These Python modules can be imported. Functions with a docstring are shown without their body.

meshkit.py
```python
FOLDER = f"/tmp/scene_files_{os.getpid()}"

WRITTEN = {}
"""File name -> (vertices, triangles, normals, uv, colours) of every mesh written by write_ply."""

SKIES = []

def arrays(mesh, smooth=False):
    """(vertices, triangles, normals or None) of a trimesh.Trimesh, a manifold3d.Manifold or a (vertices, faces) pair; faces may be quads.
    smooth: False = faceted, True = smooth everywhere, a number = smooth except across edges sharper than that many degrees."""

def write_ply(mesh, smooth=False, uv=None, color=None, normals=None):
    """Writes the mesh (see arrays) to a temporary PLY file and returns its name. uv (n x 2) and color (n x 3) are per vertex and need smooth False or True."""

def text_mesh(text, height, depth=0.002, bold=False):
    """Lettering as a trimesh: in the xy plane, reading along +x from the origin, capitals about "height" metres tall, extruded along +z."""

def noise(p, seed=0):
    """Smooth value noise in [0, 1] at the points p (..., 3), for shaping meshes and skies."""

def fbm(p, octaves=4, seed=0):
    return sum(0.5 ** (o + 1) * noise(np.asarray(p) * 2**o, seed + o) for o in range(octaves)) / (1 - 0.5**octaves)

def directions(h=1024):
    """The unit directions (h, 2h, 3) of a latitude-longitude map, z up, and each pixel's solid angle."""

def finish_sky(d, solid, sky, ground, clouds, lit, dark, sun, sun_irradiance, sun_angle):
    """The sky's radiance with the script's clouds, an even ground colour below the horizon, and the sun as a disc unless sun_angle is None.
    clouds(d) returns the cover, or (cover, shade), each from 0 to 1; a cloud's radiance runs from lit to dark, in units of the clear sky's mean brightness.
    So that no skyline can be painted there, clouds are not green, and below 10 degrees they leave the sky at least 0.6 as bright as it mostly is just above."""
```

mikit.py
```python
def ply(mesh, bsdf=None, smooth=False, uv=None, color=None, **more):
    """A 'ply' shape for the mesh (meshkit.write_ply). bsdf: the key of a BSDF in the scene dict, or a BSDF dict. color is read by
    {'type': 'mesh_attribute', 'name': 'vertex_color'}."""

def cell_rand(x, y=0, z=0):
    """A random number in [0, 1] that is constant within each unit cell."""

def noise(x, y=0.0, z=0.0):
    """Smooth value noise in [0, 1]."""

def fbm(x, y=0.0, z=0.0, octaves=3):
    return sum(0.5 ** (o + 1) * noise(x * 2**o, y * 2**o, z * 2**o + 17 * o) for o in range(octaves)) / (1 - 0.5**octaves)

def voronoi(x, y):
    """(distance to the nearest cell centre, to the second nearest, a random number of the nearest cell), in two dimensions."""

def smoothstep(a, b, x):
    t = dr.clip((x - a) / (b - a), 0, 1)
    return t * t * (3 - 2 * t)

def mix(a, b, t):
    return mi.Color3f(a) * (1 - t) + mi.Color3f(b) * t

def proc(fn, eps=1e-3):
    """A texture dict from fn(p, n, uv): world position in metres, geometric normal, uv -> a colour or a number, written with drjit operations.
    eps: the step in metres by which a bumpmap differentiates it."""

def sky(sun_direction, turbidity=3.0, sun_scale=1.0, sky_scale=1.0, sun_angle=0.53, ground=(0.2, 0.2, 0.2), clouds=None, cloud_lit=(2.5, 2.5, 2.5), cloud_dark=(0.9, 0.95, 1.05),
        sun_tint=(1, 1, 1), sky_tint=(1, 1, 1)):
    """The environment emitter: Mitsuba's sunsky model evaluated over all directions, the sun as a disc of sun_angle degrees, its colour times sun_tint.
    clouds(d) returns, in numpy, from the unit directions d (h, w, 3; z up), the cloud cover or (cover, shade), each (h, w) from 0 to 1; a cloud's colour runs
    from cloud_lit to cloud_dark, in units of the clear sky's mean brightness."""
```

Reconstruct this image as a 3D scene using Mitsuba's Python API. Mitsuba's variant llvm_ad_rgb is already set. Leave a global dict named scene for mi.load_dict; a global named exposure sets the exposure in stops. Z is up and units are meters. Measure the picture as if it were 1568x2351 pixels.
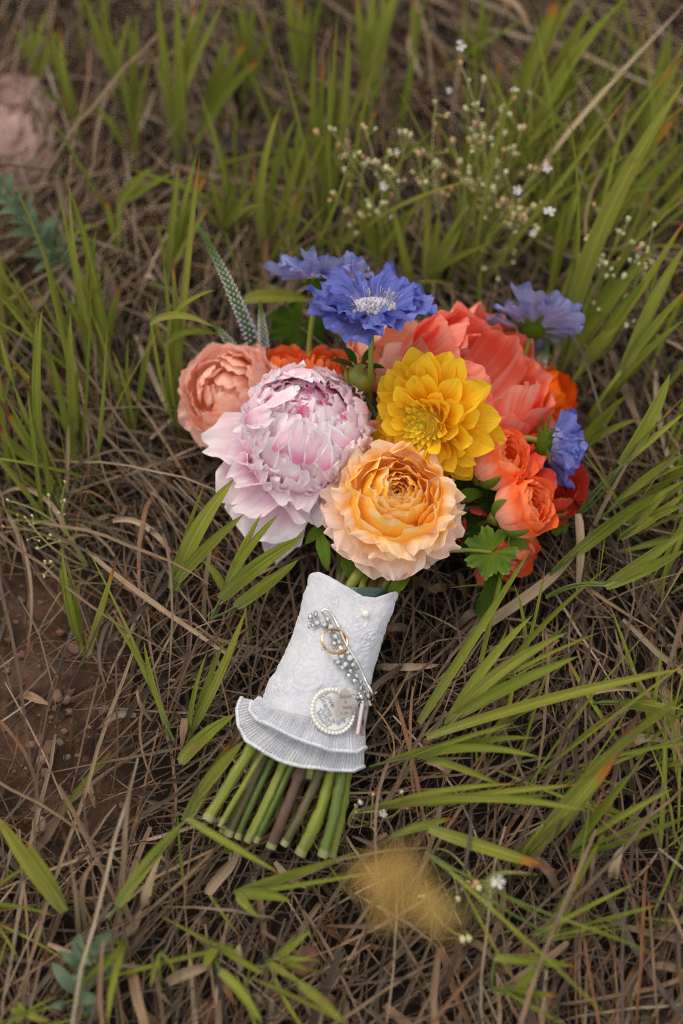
import math, numpy as np, trimesh, mitsuba as mi, drjit as dr, mikit, meshkit
from scipy.spatial import cKDTree
from scipy.interpolate import CubicSpline
T = mi.ScalarTransform4f
scene, labels, used = {'type': 'scene'}, {}, {}

# ------------------------------------------------------------------ camera, sky, exposure
PITCH, DIST, FOV = math.radians(60), 0.95, 39.6
CAM = np.array([0, -DIST * math.cos(PITCH), DIST * math.sin(PITCH)])
RIGHT, FWD = np.array([1., 0, 0]), np.array([0, math.cos(PITCH), -math.sin(PITCH)])
UP = np.array([0, math.sin(PITCH), math.cos(PITCH)])
FOCUS = 0.850
scene['camera'] = {'type': 'thinlens', 'fov': FOV, 'fov_axis': 'y', 'aperture_radius': 0.0095, 'focus_distance': FOCUS,
                   'near_clip': 0.01, 'far_clip': 400.0, 'to_world': T().look_at(list(CAM), list(CAM + FWD), [0, 0, 1])}
scene['sky'] = mikit.sky([-0.35, 0.45, 0.85], turbidity=3, sun_scale=0.22, sun_angle=24, clouds=lambda d: (np.ones(d.shape[:2]), np.clip(.85 * (1 - d[..., 2]), 0, 1)),
                         cloud_lit=(3.1, 3.05, 3.0), cloud_dark=(1.1, 1.12, 1.18))
exposure = 2.0

# ------------------------------------------------------------------ measuring and naming helpers
TF = math.tan(math.radians(FOV / 2))
def ray(px, py):
    return FWD + (px - 784) / 1175.5 * TF * RIGHT + (1175.5 - py) / 1175.5 * TF * UP
def P(px, py, z):                                   # the point at height z that was measured at (px, py) in the photograph
    d = ray(px, py)
    return CAM + d * ((z - CAM[2]) / d[2])
def V(a, b, c):                                     # right, up the picture, towards the viewer -> world
    v = a * RIGHT + b * UP - c * FWD
    return v / np.linalg.norm(v)
def lean(px, py, base, elev):                       # a tip seen at (px, py) that rises from base at an elevation angle
    t = math.tan(math.radians(elev))
    best = None
    for z in np.linspace(base[2] + .002, .40, 160):
        p = P(px, py, z)
        if z - base[2] >= t * np.hypot(*(p - base)[:2]):
            return p
        best = p
    return P(px, py, base[2] + .06)
def nrm(v):
    v = np.asarray(v, float)
    return v / np.maximum(np.linalg.norm(v, axis=-1, keepdims=True), 1e-12)
def numbered(k):
    n = used.get(k, -1) + 1
    used[k] = n
    return k if n == 0 else f'{k}_{n:03d}'
def thing(name, label, cat, group=None):
    k = numbered(name)
    labels[k] = {'label': label, 'category': cat}
    if group: labels[k]['group'] = group
    return k
def add(key, mesh, bsdf, smooth=True):
    v, f = mesh[0], np.asarray(mesh[1])
    kw = {'uv': mesh[2]} if len(mesh) > 2 and mesh[2] is not None else {}
    scene[key] = mikit.ply((v, f), bsdf, smooth=bool(smooth) if kw else smooth, **kw)
    return key
def part(t, name, mesh, bsdf, smooth=True, label=None, stuff=False):
    k = numbered(t + '__' + name)
    add(k, mesh, bsdf, smooth)
    if label or stuff:
        labels[k] = {}
        if label: labels[k]['label'] = label
        if stuff: labels[k]['kind'] = 'stuff'
    return k
def join(meshes):
    vs, fs, us, n = [], [], [], 0
    for m in meshes:
        f = np.asarray(m[1])
        if f.shape[1] == 4: f = np.vstack([f[:, [0, 1, 2]], f[:, [0, 2, 3]]])
        vs.append(m[0]); fs.append(f + n); n += len(m[0])
        us.append(m[2] if len(m) > 2 and m[2] is not None else np.zeros((len(m[0]), 2)))
    return np.vstack(vs), np.vstack(fs), np.vstack(us)
def grid_faces(nu, nv, wrap=False):
    i = np.arange(nu * nv).reshape(nu, nv)
    if wrap: i = np.hstack([i, i[:, :1]])
    return np.stack([i[:-1, :-1], i[1:, :-1], i[1:, 1:], i[:-1, 1:]], -1).reshape(-1, 4)
def spline(pts, n):
    pts = np.asarray(pts, float)
    if len(pts) == 2: return pts[0] + (pts[1] - pts[0]) * np.linspace(0, 1, n)[:, None]
    t = np.r_[0, np.cumsum(np.maximum(np.linalg.norm(np.diff(pts, axis=0), axis=1), 1e-6))]
    return CubicSpline(t / t[-1], pts)(np.linspace(0, 1, n))
def tube(pts, r, k=None, n=None, sides=8, cap=True, rough=0.0, seed=0):
    """A tube along pts with radii r; uv.x = 2k + round the tube, uv.y = along."""
    c = spline(pts, n) if n else np.asarray(pts, float)
    m = len(c)
    r = np.interp(np.linspace(0, 1, m), np.linspace(0, 1, len(np.atleast_1d(r))), np.atleast_1d(r))
    t = nrm(np.gradient(c, axis=0))
    a = nrm(np.cross(t[0], [0.3, 0.2, 0.9]))
    A = []
    for i in range(m):
        a = nrm(a - t[i] * (a @ t[i])); A.append(a)
    A = np.array(A); B = np.cross(t, A)
    th = np.arange(sides) / sides * 2 * np.pi
    rr = r[:, None] * np.ones(sides)
    if rough: rr = rr * (1 + rough * (meshkit.noise(np.stack(np.broadcast_arrays(c[:, :1] * 220 + np.cos(th), c[:, 1:2] * 220 + np.sin(th), c[:, 2:] * 220), -1), seed) - .5))
    v = c[:, None] + rr[..., None] * (np.cos(th)[None, :, None] * A[:, None] + np.sin(th)[None, :, None] * B[:, None])
    uv = np.stack(np.broadcast_arrays((k or 0) * 2 + np.abs(np.linspace(-1, 1, sides))[None], np.linspace(0, 1, m)[:, None]), -1)
    v, f, uv = v.reshape(-1, 3), grid_faces(m, sides, True)[:, ::-1], uv.reshape(-1, 2)
    f = np.vstack([f[:, [0, 1, 2]], f[:, [0, 2, 3]]])
    if cap:
        for end, row in ((0, 0), (m - 1, (m - 1) * sides)):
            j = row + np.arange(sides); q = len(v)
            v = np.vstack([v, v[j], c[end:end + 1]]); uv = np.vstack([uv, uv[j], [[(k or 0) * 2 + .5, 1.0 if end else 0]]])
            jj = q + np.arange(sides)
            tri = np.stack([jj, np.roll(jj, -1), np.full(sides, q + sides)], 1)
            f = np.vstack([f, tri[:, ::-1] if not end else tri])
    return v, f, uv
def ribbon(c, w, normal, k=0, nv=5, fold=0.25, twist=0.0, wave=0.0, seed=0, along=(0, 1)):
    """A leaf blade along the points c, half widths w, folded along its midrib."""
    m = len(c)
    t = nrm(np.gradient(c, axis=0))
    nn = np.broadcast_to(normal, c.shape)
    a = nrm(np.cross(t, nn)); n = np.cross(a, t)
    if np.any(twist):
        ang = np.linspace(0, 1, m) * twist if np.isscalar(twist) else twist
        a, n = a * np.cos(ang)[:, None] + n * np.sin(ang)[:, None], n * np.cos(ang)[:, None] - a * np.sin(ang)[:, None]
    s = np.linspace(-1, 1, nv)
    h = fold * (np.abs(s) ** 1.3)
    u = np.linspace(0, 1, m)
    wv = wave * np.sin(u[:, None] * 17 + s * 2 + seed) * np.abs(s)
    v = c[:, None] + (w[:, None] * s)[..., None] * a[:, None] + (w[:, None] * (h + wv))[..., None] * n[:, None]
    uv = np.stack(np.broadcast_arrays(2 * k + (s + 1) / 2, (along[0] + (along[1] - along[0]) * u)[:, None]), -1)
    return v.reshape(-1, 3), grid_faces(m, nv), uv.reshape(-1, 2)

# ------------------------------------------------------------------ materials
mix, sst, nz, fbm, crand = mikit.mix, mikit.smoothstep, mikit.noise, mikit.fbm, mikit.cell_rand
def dec(uv):                                        # the number of the piece, the place across it and along it
    k = dr.floor(uv.x * 0.5 + 1e-5)
    return k, uv.x - 2 * k, uv.y
def petal_mat(name, base, mid, tip, edge=None, edge_at=0.72, vein=0.12, var=0.12, t0=0.35, t1=1.0, streak=None, trans=0.55, rough=0.55, brown=0.0, gain=1.1):
    def fn(p, n, uv):
        k, a, t = dec(uv)
        r1, r2 = crand(k, 3, 1), crand(k, 5, 2)
        c = mix(base, mid, sst(0.0, t0, t + (r1 - .5) * .15))
        c = mix(c, mi.Color3f(tip), sst(t0, t1, t + (r2 - .5) * .2))
        if edge is not None:
            e = dr.maximum(dr.abs(a - .5) * 2, t * 1.02)
            c = mix(c, mi.Color3f(edge), sst(edge_at, 1.0, e + (nz(a * 9 + k * 3, t * 9) - .5) * .2))
        vn = nz(a * 34 + k * 5.3, t * 2.2 + k)
        if streak is not None:
            c = mix(c, mi.Color3f(streak), .55 * sst(.40, .85, nz(a * 15 + k * 3.1, t * 1.3 + k) * (1.35 - t) * (.6 + .8 * nz(a * 3 + k, t)) + (r2 - .5) * .15))
        c = c * (1 - vein + 2 * vein * vn) * (1 - var + 2 * var * r1)
        if brown:
            c = mix(c, mi.Color3f(.16, .07, .03), sst(.66, .8, fbm(p.x * 160, p.y * 160, p.z * 160)) * brown)
        return dr.clip(c * gain, 0.0, 0.97)
    scene[name] = {'type': 'principledthin', 'base_color': mikit.proc(fn), 'roughness': rough, 'diff_trans': trans, 'spec_trans': 0.0, 'sheen': 0.25}
petal_mat('mat_peony', (.78, .26, .46), (.87, .62, .71), (.89, .72, .78), (.91, .82, .85), .66, vein=.07, var=.07, t0=.4)
petal_mat('mat_peony_heart', (.55, .03, .16), (.78, .26, .44), (.84, .58, .70), (.76, .16, .36), .88, vein=.1, var=.12)
petal_mat('mat_dahlia', (.86, .52, .018), (.88, .56, .022), (.88, .61, .04), vein=.09, var=.08, rough=.5, trans=.6, brown=.15)
petal_mat('mat_dahlia_eye', (.56, .52, .06), (.80, .60, .04), (.90, .66, .06), vein=.08, var=.1)
petal_mat('mat_rose_cup', (.91, .37, .012), (.93, .48, .04), (.93, .55, .09), (.90, .68, .34), .90, vein=.05, var=.06)
petal_mat('mat_rose_outer', (.88, .40, .05), (.88, .56, .22), (.86, .66, .50), (.84, .64, .56), .62, vein=.07, var=.06, t0=.45)
petal_mat('mat_rose_mid', (.90, .36, .02), (.90, .46, .07), (.89, .58, .22), (.87, .66, .46), .70, vein=.06, var=.05, t0=.5)
petal_mat('mat_peach', (.90, .58, .32), (.90, .54, .38), (.90, .60, .48), (.88, .54, .46), .8, vein=.07, var=.08)
petal_mat('mat_coral', (.90, .60, .50), (.92, .23, .135), (.92, .21, .125), (.90, .32, .24), .8, vein=.20, var=.06, streak=(.92, .66, .57), t0=.3)
petal_mat('mat_orange', (.93, .30, .08), (.94, .205, .045), (.94, .23, .065), (.93, .30, .13), .8, vein=.06, var=.07)
petal_mat('mat_orange_back', (.86, .50, .38), (.88, .38, .26), (.91, .19, .06), (.91, .16, .04), .7, vein=.1, var=.05, t0=.6)
petal_mat('mat_red', (.72, .06, .03), (.80, .07, .04), (.80, .09, .06), (.78, .14, .10), .85, vein=.12, var=.12)
petal_mat('mat_deep_orange', (.82, .34, .05), (.88, .20, .02), (.86, .14, .008), vein=.1, var=.1)
petal_mat('mat_blue', (.36, .33, .58), (.145, .17, .50), (.17, .20, .55), (.08, .095, .36), .9, vein=.22, var=.12)
petal_mat('mat_pale_blue', (.46, .36, .54), (.33, .32, .56), (.30, .33, .59), (.19, .22, .50), .85, vein=.15, var=.12)
petal_mat('mat_white_petal', (.70, .72, .55), (.82, .82, .82), (.85, .85, .86), vein=.03, var=.03)
petal_mat('mat_pincushion', (.36, .33, .42), (.62, .58, .68), (.80, .77, .85), vein=.1, var=.2, gain=.85)
petal_mat('mat_yellow_blur', (.52, .33, .09), (.58, .38, .11), (.58, .40, .14), vein=.1, var=.15, gain=.85)
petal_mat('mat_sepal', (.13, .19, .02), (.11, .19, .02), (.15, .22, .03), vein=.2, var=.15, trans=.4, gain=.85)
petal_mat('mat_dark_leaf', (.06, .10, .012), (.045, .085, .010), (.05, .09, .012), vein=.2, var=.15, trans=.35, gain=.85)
petal_mat('mat_geranium', (.20, .28, .03), (.13, .22, .025), (.16, .26, .035), (.22, .32, .08), .92, vein=.2, var=.15, trans=.5, gain=.85)
petal_mat('mat_sage', (.18, .23, .14), (.14, .20, .12), (.17, .22, .13), vein=.12, var=.15, trans=.4, gain=.85)
def grass_fn(p, n, uv):
    k, a, t = dec(uv)
    r1, r2, r3 = crand(k, 1, 1), crand(k, 2, 2), crand(k, 3, 3)
    c = mix((.155, .190, .026), (.260, .285, .050), r1)
    c = mix(c, mi.Color3f(.26, .25, .05), r2 * r2 * .6)
    c = mix(mi.Color3f(.24, .26, .07), c, sst(0.0, .35, t))
    c = c * (.70 + .6 * nz(a * 17 + k * 3, t * 1.5)) * (.9 + .2 * nz(a * 3, t * 7 + k))
    c = c * (1 + .25 * dr.exp(-dr.square((a - .5) * 16)))
    tip = 1.15 - .45 * dr.power(r3, 6.0)
    e = t + (nz(a * 5 + k, t * 14) - .5) * .09 + dr.abs(a - .5) * .05
    c = mix(c, mi.Color3f(.42, .15, .03), sst(tip - .08, tip, e) * .9)
    c = mix(c, mi.Color3f(.17, .085, .05), sst(tip + .01, tip + .05, e))
    c = mix(c, mi.Color3f(.24, .16, .05), sst(.70, .80, fbm(p.x * 90, p.y * 90, p.z * 90)) * .6)
    return c
scene['mat_grass'] = {'type': 'principledthin', 'base_color': mikit.proc(grass_fn), 'roughness': 0.5, 'diff_trans': 0.65, 'spec_trans': 0.0}
def straw_fn(p, n, uv):
    k, a, t = dec(uv)
    r1, r2, r3 = crand(k, 1, 4), crand(k, 2, 5), crand(k, 3, 6)
    c = mix((.028, .016, .009), (.235, .150, .083), dr.power(r1, 1.5))
    c = mix(c, mi.Color3f(.150, .115, .088), r2 * r2 * .45)
    c = mix(c, mi.Color3f(.20, .085, .035), sst(.91, 1.0, r3) * .8)
    c = mix(c, mi.Color3f(.36, .28, .19), sst(.90, 1.0, crand(k, 8, 8)) * .75)
    c = c * (.75 + .5 * nz(a * 13 + k, t * 3 + k)) * (.8 + .4 * nz(p.x * 130, p.y * 130, p.z * 130))
    return c
scene['mat_straw'] = {'type': 'twosided', 'b': {'type': 'principled', 'base_color': mikit.proc(straw_fn), 'roughness': 0.65, 'specular': 0.35}}
def pale_straw_fn(p, n, uv):
    k, a, t = dec(uv)
    c = mix((.25, .17, .10), (.37, .27, .17), crand(k, 7, 7)) * (.72 + .56 * nz(a * 15 + k, t * 2.5))
    return mix(c, mi.Color3f(.24, .10, .04), sst(.6, .75, fbm(p.x * 70, p.y * 70, p.z * 70)) * .45)
scene['mat_bright_straw'] = {'type': 'twosided', 'b': {'type': 'principled', 'base_color': {'type': 'rgb', 'value': [.52, .39, .23]}, 'roughness': .6}}
scene['mat_pale_straw'] = {'type': 'twosided', 'b': {'type': 'principled', 'base_color': mikit.proc(pale_straw_fn), 'roughness': 0.6, 'specular': 0.35}}
def stem_mat(name, lo, hi, spots=.3):
    def fn(p, n, uv):
        k, a, t = dec(uv)
        c = mix(lo, hi, nz(a * 4 + k * 3, t * 5 + k)) * (.85 + .3 * nz(a * 11, t * 2 + k))
        c = mix(c, mi.Color3f(.16, .10, .04), sst(.66, .78, fbm(p.x * 110, p.y * 110, p.z * 110)) * spots)
        return mix(c, mix((.17, .16, .06), (.30, .31, .13), crand(k, 2, 2)), sst(.985, .99, t))
    scene[name] = {'type': 'principled', 'base_color': mikit.proc(fn), 'roughness': 0.45, 'specular': 0.4}
stem_mat('mat_stem_bright', (.15, .18, .022), (.24, .27, .04), .6)
stem_mat('mat_stem_green', (.055, .085, .015), (.11, .16, .026), .6)
stem_mat('mat_stem_dark', (.07, .06, .022), (.11, .09, .035))
stem_mat('mat_stem_brown', (.075, .042, .028), (.12, .068, .045))
stem_mat('mat_weed_stem', (.26, .27, .08), (.36, .34, .13), .2)
def bud_fn(p, n, uv):
    k, a, t = dec(uv)
    r = crand(k, 9, 1)
    c = mix((.46, .48, .22), (.66, .61, .38), r)
    return mix(c, mi.Color3f(.52, .29, .14), sst(.68, .9, crand(k, 4, 8))) * (.8 + .4 * nz(a * 8, t * 3 + k))
scene['mat_weed_bud'] = {'type': 'principled', 'base_color': mikit.proc(bud_fn), 'roughness': 0.6}
def veronica_fn(p, n, uv):
    k, a, t = dec(uv)
    c = mix((.10, .16, .04), (.60, .62, .58), sst(.1, .55, t) * .9)
    return mix(c, mi.Color3f(.50, .54, .72), sst(.3, .9, 1 - a) * sst(.2, .6, t) * .8)
def spike_fn(p, n, uv):                             # uv.x: 2 x the place along the spike (0 foot .. 1 top), uv.y: along the bud
    s, t = uv.x * .5, uv.y
    c = mix(mi.Color3f(.56, .60, .84), mi.Color3f(.70, .74, .64), sst(.10, .4, s))
    c = mix(mi.Color3f(.10, .17, .025), c, sst(.40, .70, t) * (1 - sst(.50, .85, s)))
    return c
scene['mat_spike'] = {'type': 'principled', 'base_color': mikit.proc(spike_fn), 'roughness': 0.5}
def bud_big_fn(p, n, uv):
    k, a, t = dec(uv)
    c = mix((.16, .19, .02), (.26, .25, .03), fbm(p.x * 90, p.y * 90, p.z * 60))
    return mix(c, mi.Color3f(.34, .10, .04), sst(.55, .75, fbm(p.x * 60 + 9, p.y * 140, p.z * 60)) * .6)
scene['mat_bud'] = {'type': 'principled', 'base_color': mikit.proc(bud_big_fn), 'roughness': 0.35, 'specular': .5}
BARE = [(P(70, 1650, 0), .036, .055), (P(130, 1760, 0), .030, .025), (P(40, 300, 0), .06, .09), (P(10, 1420, 0), .03, .03)]
def soil_fn(p, n, uv):
    f = fbm(p.x * 45, p.y * 45, p.z * 45, octaves=4)
    c = mix((.034, .020, .013), (.110, .060, .039), sst(.25, .75, f))
    humus = mi.Float(1.0)
    for (q, a_, b_) in BARE:
        humus = humus * (1 - 1.0 * dr.exp(-dr.square(dr.square((p.x - float(q[0])) / (a_ * 1.5))) - dr.square(dr.square((p.y - float(q[1])) / (b_ * 1.5)))))
    c = mix(c, mi.Color3f(.014, .010, .007), humus * (.80 + .2 * f))
    c = mix(c, mi.Color3f(.17, .085, .05), sst(.55, .8, fbm(p.x * 210, p.y * 210, 3.0)) * .55 * (1 - humus))
    return c * (.75 + .5 * nz(p.x * 900, p.y * 900, p.z * 900))
scene['mat_soil'] = {'type': 'principled', 'base_color': mikit.proc(soil_fn), 'roughness': 0.95, 'specular': .2}
def stone_fn(p, n, uv):
    k, a, t = dec(uv)
    c = mix((.17, .080, .045), (.25, .155, .11), crand(k, 2, 9))
    return c * (.6 + .8 * fbm(p.x * 260, p.y * 260, p.z * 260))
scene['mat_stone'] = {'type': 'principled', 'base_color': mikit.proc(stone_fn), 'roughness': 0.85, 'specular': .3}
def rock_fn(p, n, uv):
    f = fbm(p.x * 55, p.y * 55, p.z * 55, octaves=4)
    c = mix((.20, .115, .092), (.34, .225, .195), sst(.3, .7, f))
    return mix(c, mi.Color3f(.48, .38, .34), sst(.62, .8, fbm(p.x * 120 + 4, p.y * 120, p.z * 120)) * .7)
scene['mat_rock'] = {'type': 'principled', 'base_color': mikit.proc(rock_fn), 'roughness': 0.9, 'specular': .3}
def cloth_fn(p, n, uv):
    f = fbm(p.x * 160, p.y * 160, p.z * 160)
    w = nz(p.x * 1500, p.y * 1500, p.z * 1500)
    return mix((.51, .53, .60), (.64, .65, .69), f) * (.92 + .16 * w)
scene['mat_cloth'] = {'type': 'twosided', 'b': {'type': 'principled', 'base_color': mikit.proc(cloth_fn), 'roughness': 0.8, 'sheen': .6, 'specular': .3}}
def sheer_fn(p, n, uv):
    return mix((.66, .69, .76), (.84, .85, .90), nz(uv.x * 90, uv.y * 2))
def sheer_opacity(p, n, uv):
    return .68 + .28 * sst(.25, .8, .5 + .5 * dr.sin(uv.x * 339.3 + 1.8 * dr.sin(uv.x * 30)) + (nz(uv.x * 60, uv.y * 3) - .5) * .5)
scene['mat_sheer'] = {'type': 'mask', 'opacity': mikit.proc(sheer_opacity), 'b': {'type': 'principledthin', 'base_color': mikit.proc(sheer_fn), 'roughness': .7, 'diff_trans': .5, 'spec_trans': 0.0}}
scene['mat_hem'] = {'type': 'twosided', 'b': {'type': 'principled', 'base_color': {'type': 'rgb', 'value': [.66, .675, .72]}, 'roughness': .7, 'sheen': .4}}
def M(name, col, rough=.3, metal=0.0, **k):
    scene[name] = {'type': 'principled', 'base_color': {'type': 'rgb', 'value': list(col)}, 'roughness': rough, 'metallic': metal, **k}
M('mat_silver', (.72, .71, .68), .22, 1.0)
M('mat_dark_silver', (.34, .33, .31), .35, 1.0)
M('mat_gold', (.66, .42, .18), .22, 1.0)
M('mat_crystal', (.66, .68, .70), .05, .85, specular=.9)
M('mat_pearl', (.80, .77, .70), .22, 0.0, clearcoat=1.0, clearcoat_gloss=.9)
M('mat_tag', (.62, .55, .52), .38, .55)
M('mat_disc', (.72, .73, .75), .4, .35)
M('mat_ink', (.22, .21, .22), .6)
M('mat_ink_soft', (.33, .28, .25), .6)
M('mat_navy', (.01, .035, .13), .12, 0.0, clearcoat=1.0)
M('mat_tape', (.025, .07, .048), .3)
scene['mat_tape'] = {'type': 'twosided', 'b': scene['mat_tape']}
M('mat_thread', (.38, .20, .05), .6)
M('mat_spike_core', (.05, .095, .014), .7)
def photo_fn(p, n, uv):
    f = nz(uv.x * 5, uv.y * 4, 2.0)
    return mix(mix((.05, .02, .05), (.30, .25, .36), sst(.4, .7, f)), mi.Color3f(.24, .10, .07), sst(.55, .8, nz(uv.x * 3 + 5, uv.y * 4)))
scene['mat_photo'] = {'type': 'principled', 'base_color': mikit.proc(photo_fn), 'roughness': .25}

# ------------------------------------------------------------------ petals and flowers
R = np.random.default_rng(11)
PROF = {'round': ([0, .12, .35, .6, .8, .93, 1], [.22, .42, .80, 1.0, .98, .80, .55]),
        'wedge': ([0, .2, .5, .8, 1], [.20, .45, .80, 1.0, .92]),
        'spoon': ([0, .15, .4, .65, .82, .93, 1], [.38, .60, .92, 1.0, .90, .66, .36]),
        'tri': ([0, .3, .6, .85, 1], [.75, 1.0, .74, .34, .04]),
        'leaf': ([0, .1, .3, .5, .75, .9, 1], [.10, .45, .9, 1.0, .72, .36, .03]),
        'shell': ([0, .15, .4, .7, .9, 1], [.35, .6, .92, 1.0, .92, .74])}
def petal(L, W, el0, el1, prof='round', cup=.5, ruf=0., rf=2.5, jag=0., notch=0., rnd=.25, nu=11, nv=11, kel=1., flare=0., crump=0., rng=R, k=None):
    """A petal in its own frame: x across, y away from the axis, z along the axis (angles in degrees, elevation from y towards z)."""
    k = int(rng.integers(0, 500)) if k is None else k
    u, v = np.linspace(0, 1, nu), np.linspace(-1, 1, nv)
    ph = rng.uniform(0, 6.3)
    e = 1 - rnd * np.abs(v) ** 2.4 - notch * np.exp(-(v / .22) ** 2) + jag * (meshkit.noise(np.stack([v * 4.5 + ph * 9, v * 0, v * 0], -1), k) - .5) * 2
    s = u[:, None] * e[None]
    tab = np.linspace(0, 1.3, 66)
    el = np.radians(el0 + (el1 - el0) * np.minimum(tab, 1.2) ** kel - flare * np.clip((tab - .72) / .28, 0, 1.3) ** 1.5)
    cy = np.r_[0, np.cumsum(np.cos(el)[:-1])] * L * (tab[1]); cz = np.r_[0, np.cumsum(np.sin(el)[:-1])] * L * (tab[1])
    a, y, z = np.interp(s, tab, el), np.interp(s, tab, cy), np.interp(s, tab, cz)
    w = W / 2 * np.interp(np.clip(s, 0, 1), *PROF[prof])
    c = cup if abs(cup) > 1e-3 else 1e-3
    x = w * np.sin(v * c) / c
    h = w * (1 - np.cos(v * c)) / c
    edge = np.maximum(np.abs(v)[None], s) ** 2.2
    h = h + W * ruf * edge * s * (np.sin(rf * np.pi * v + ph)[None] + .6 * np.sin(rf * 1.9 * np.pi * v + 2 * ph + s * 3))
    if crump:
        q = np.stack(np.broadcast_arrays(v[None] * 2.2 + ph, s * 2.6, np.full_like(s, k * .37)), -1)
        h = h + W * crump * (meshkit.fbm(q, 3, k) - .5) * np.minimum(s * 2.5, 1)
    pts = np.stack([x, y - h * np.sin(a), z + h * np.cos(a)], -1).reshape(-1, 3)
    uv = np.stack(np.broadcast_arrays(2 * k + (v + 1)[None] / 2, np.clip(s, 0, 1)), -1).reshape(-1, 2)
    return pts, grid_faces(nu, nv), uv
class Frame:
    def __init__(self, o, axis, xh=RIGHT):
        self.o, self.Z = np.asarray(o, float), nrm(axis)
        self.X = nrm(xh - self.Z * (xh @ self.Z)) if abs(xh @ self.Z) < .93 else nrm(np.cross(UP, self.Z))
        self.Y = np.cross(self.Z, self.X)
    def at(self, x, y, z): return self.o + x * self.X + y * self.Y + z * self.Z
    def put(self, m, phi=0., r=0., h=0., roll=0., yaw=0.):
        """Places a petal at azimuth phi (degrees; 0 right, 90 up the picture), r from the axis, h along it."""
        v = m[0]
        if roll:
            c, s = math.cos(math.radians(roll)), math.sin(math.radians(roll))
            v = np.stack([v[:, 0] * c - v[:, 2] * s, v[:, 1], v[:, 0] * s + v[:, 2] * c], 1)
        if yaw:
            c, s = math.cos(math.radians(yaw)), math.sin(math.radians(yaw))
            v = np.stack([v[:, 0] * c - v[:, 1] * s, v[:, 0] * s + v[:, 1] * c, v[:, 2]], 1)
        p = math.radians(phi)
        out, tan = math.cos(p) * self.X + math.sin(p) * self.Y, -math.sin(p) * self.X + math.cos(p) * self.Y
        w = self.o + r * out + h * self.Z + v[:, :1] * -tan + v[:, 1:2] * out + v[:, 2:] * self.Z
        return (w, *m[1:])
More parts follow.
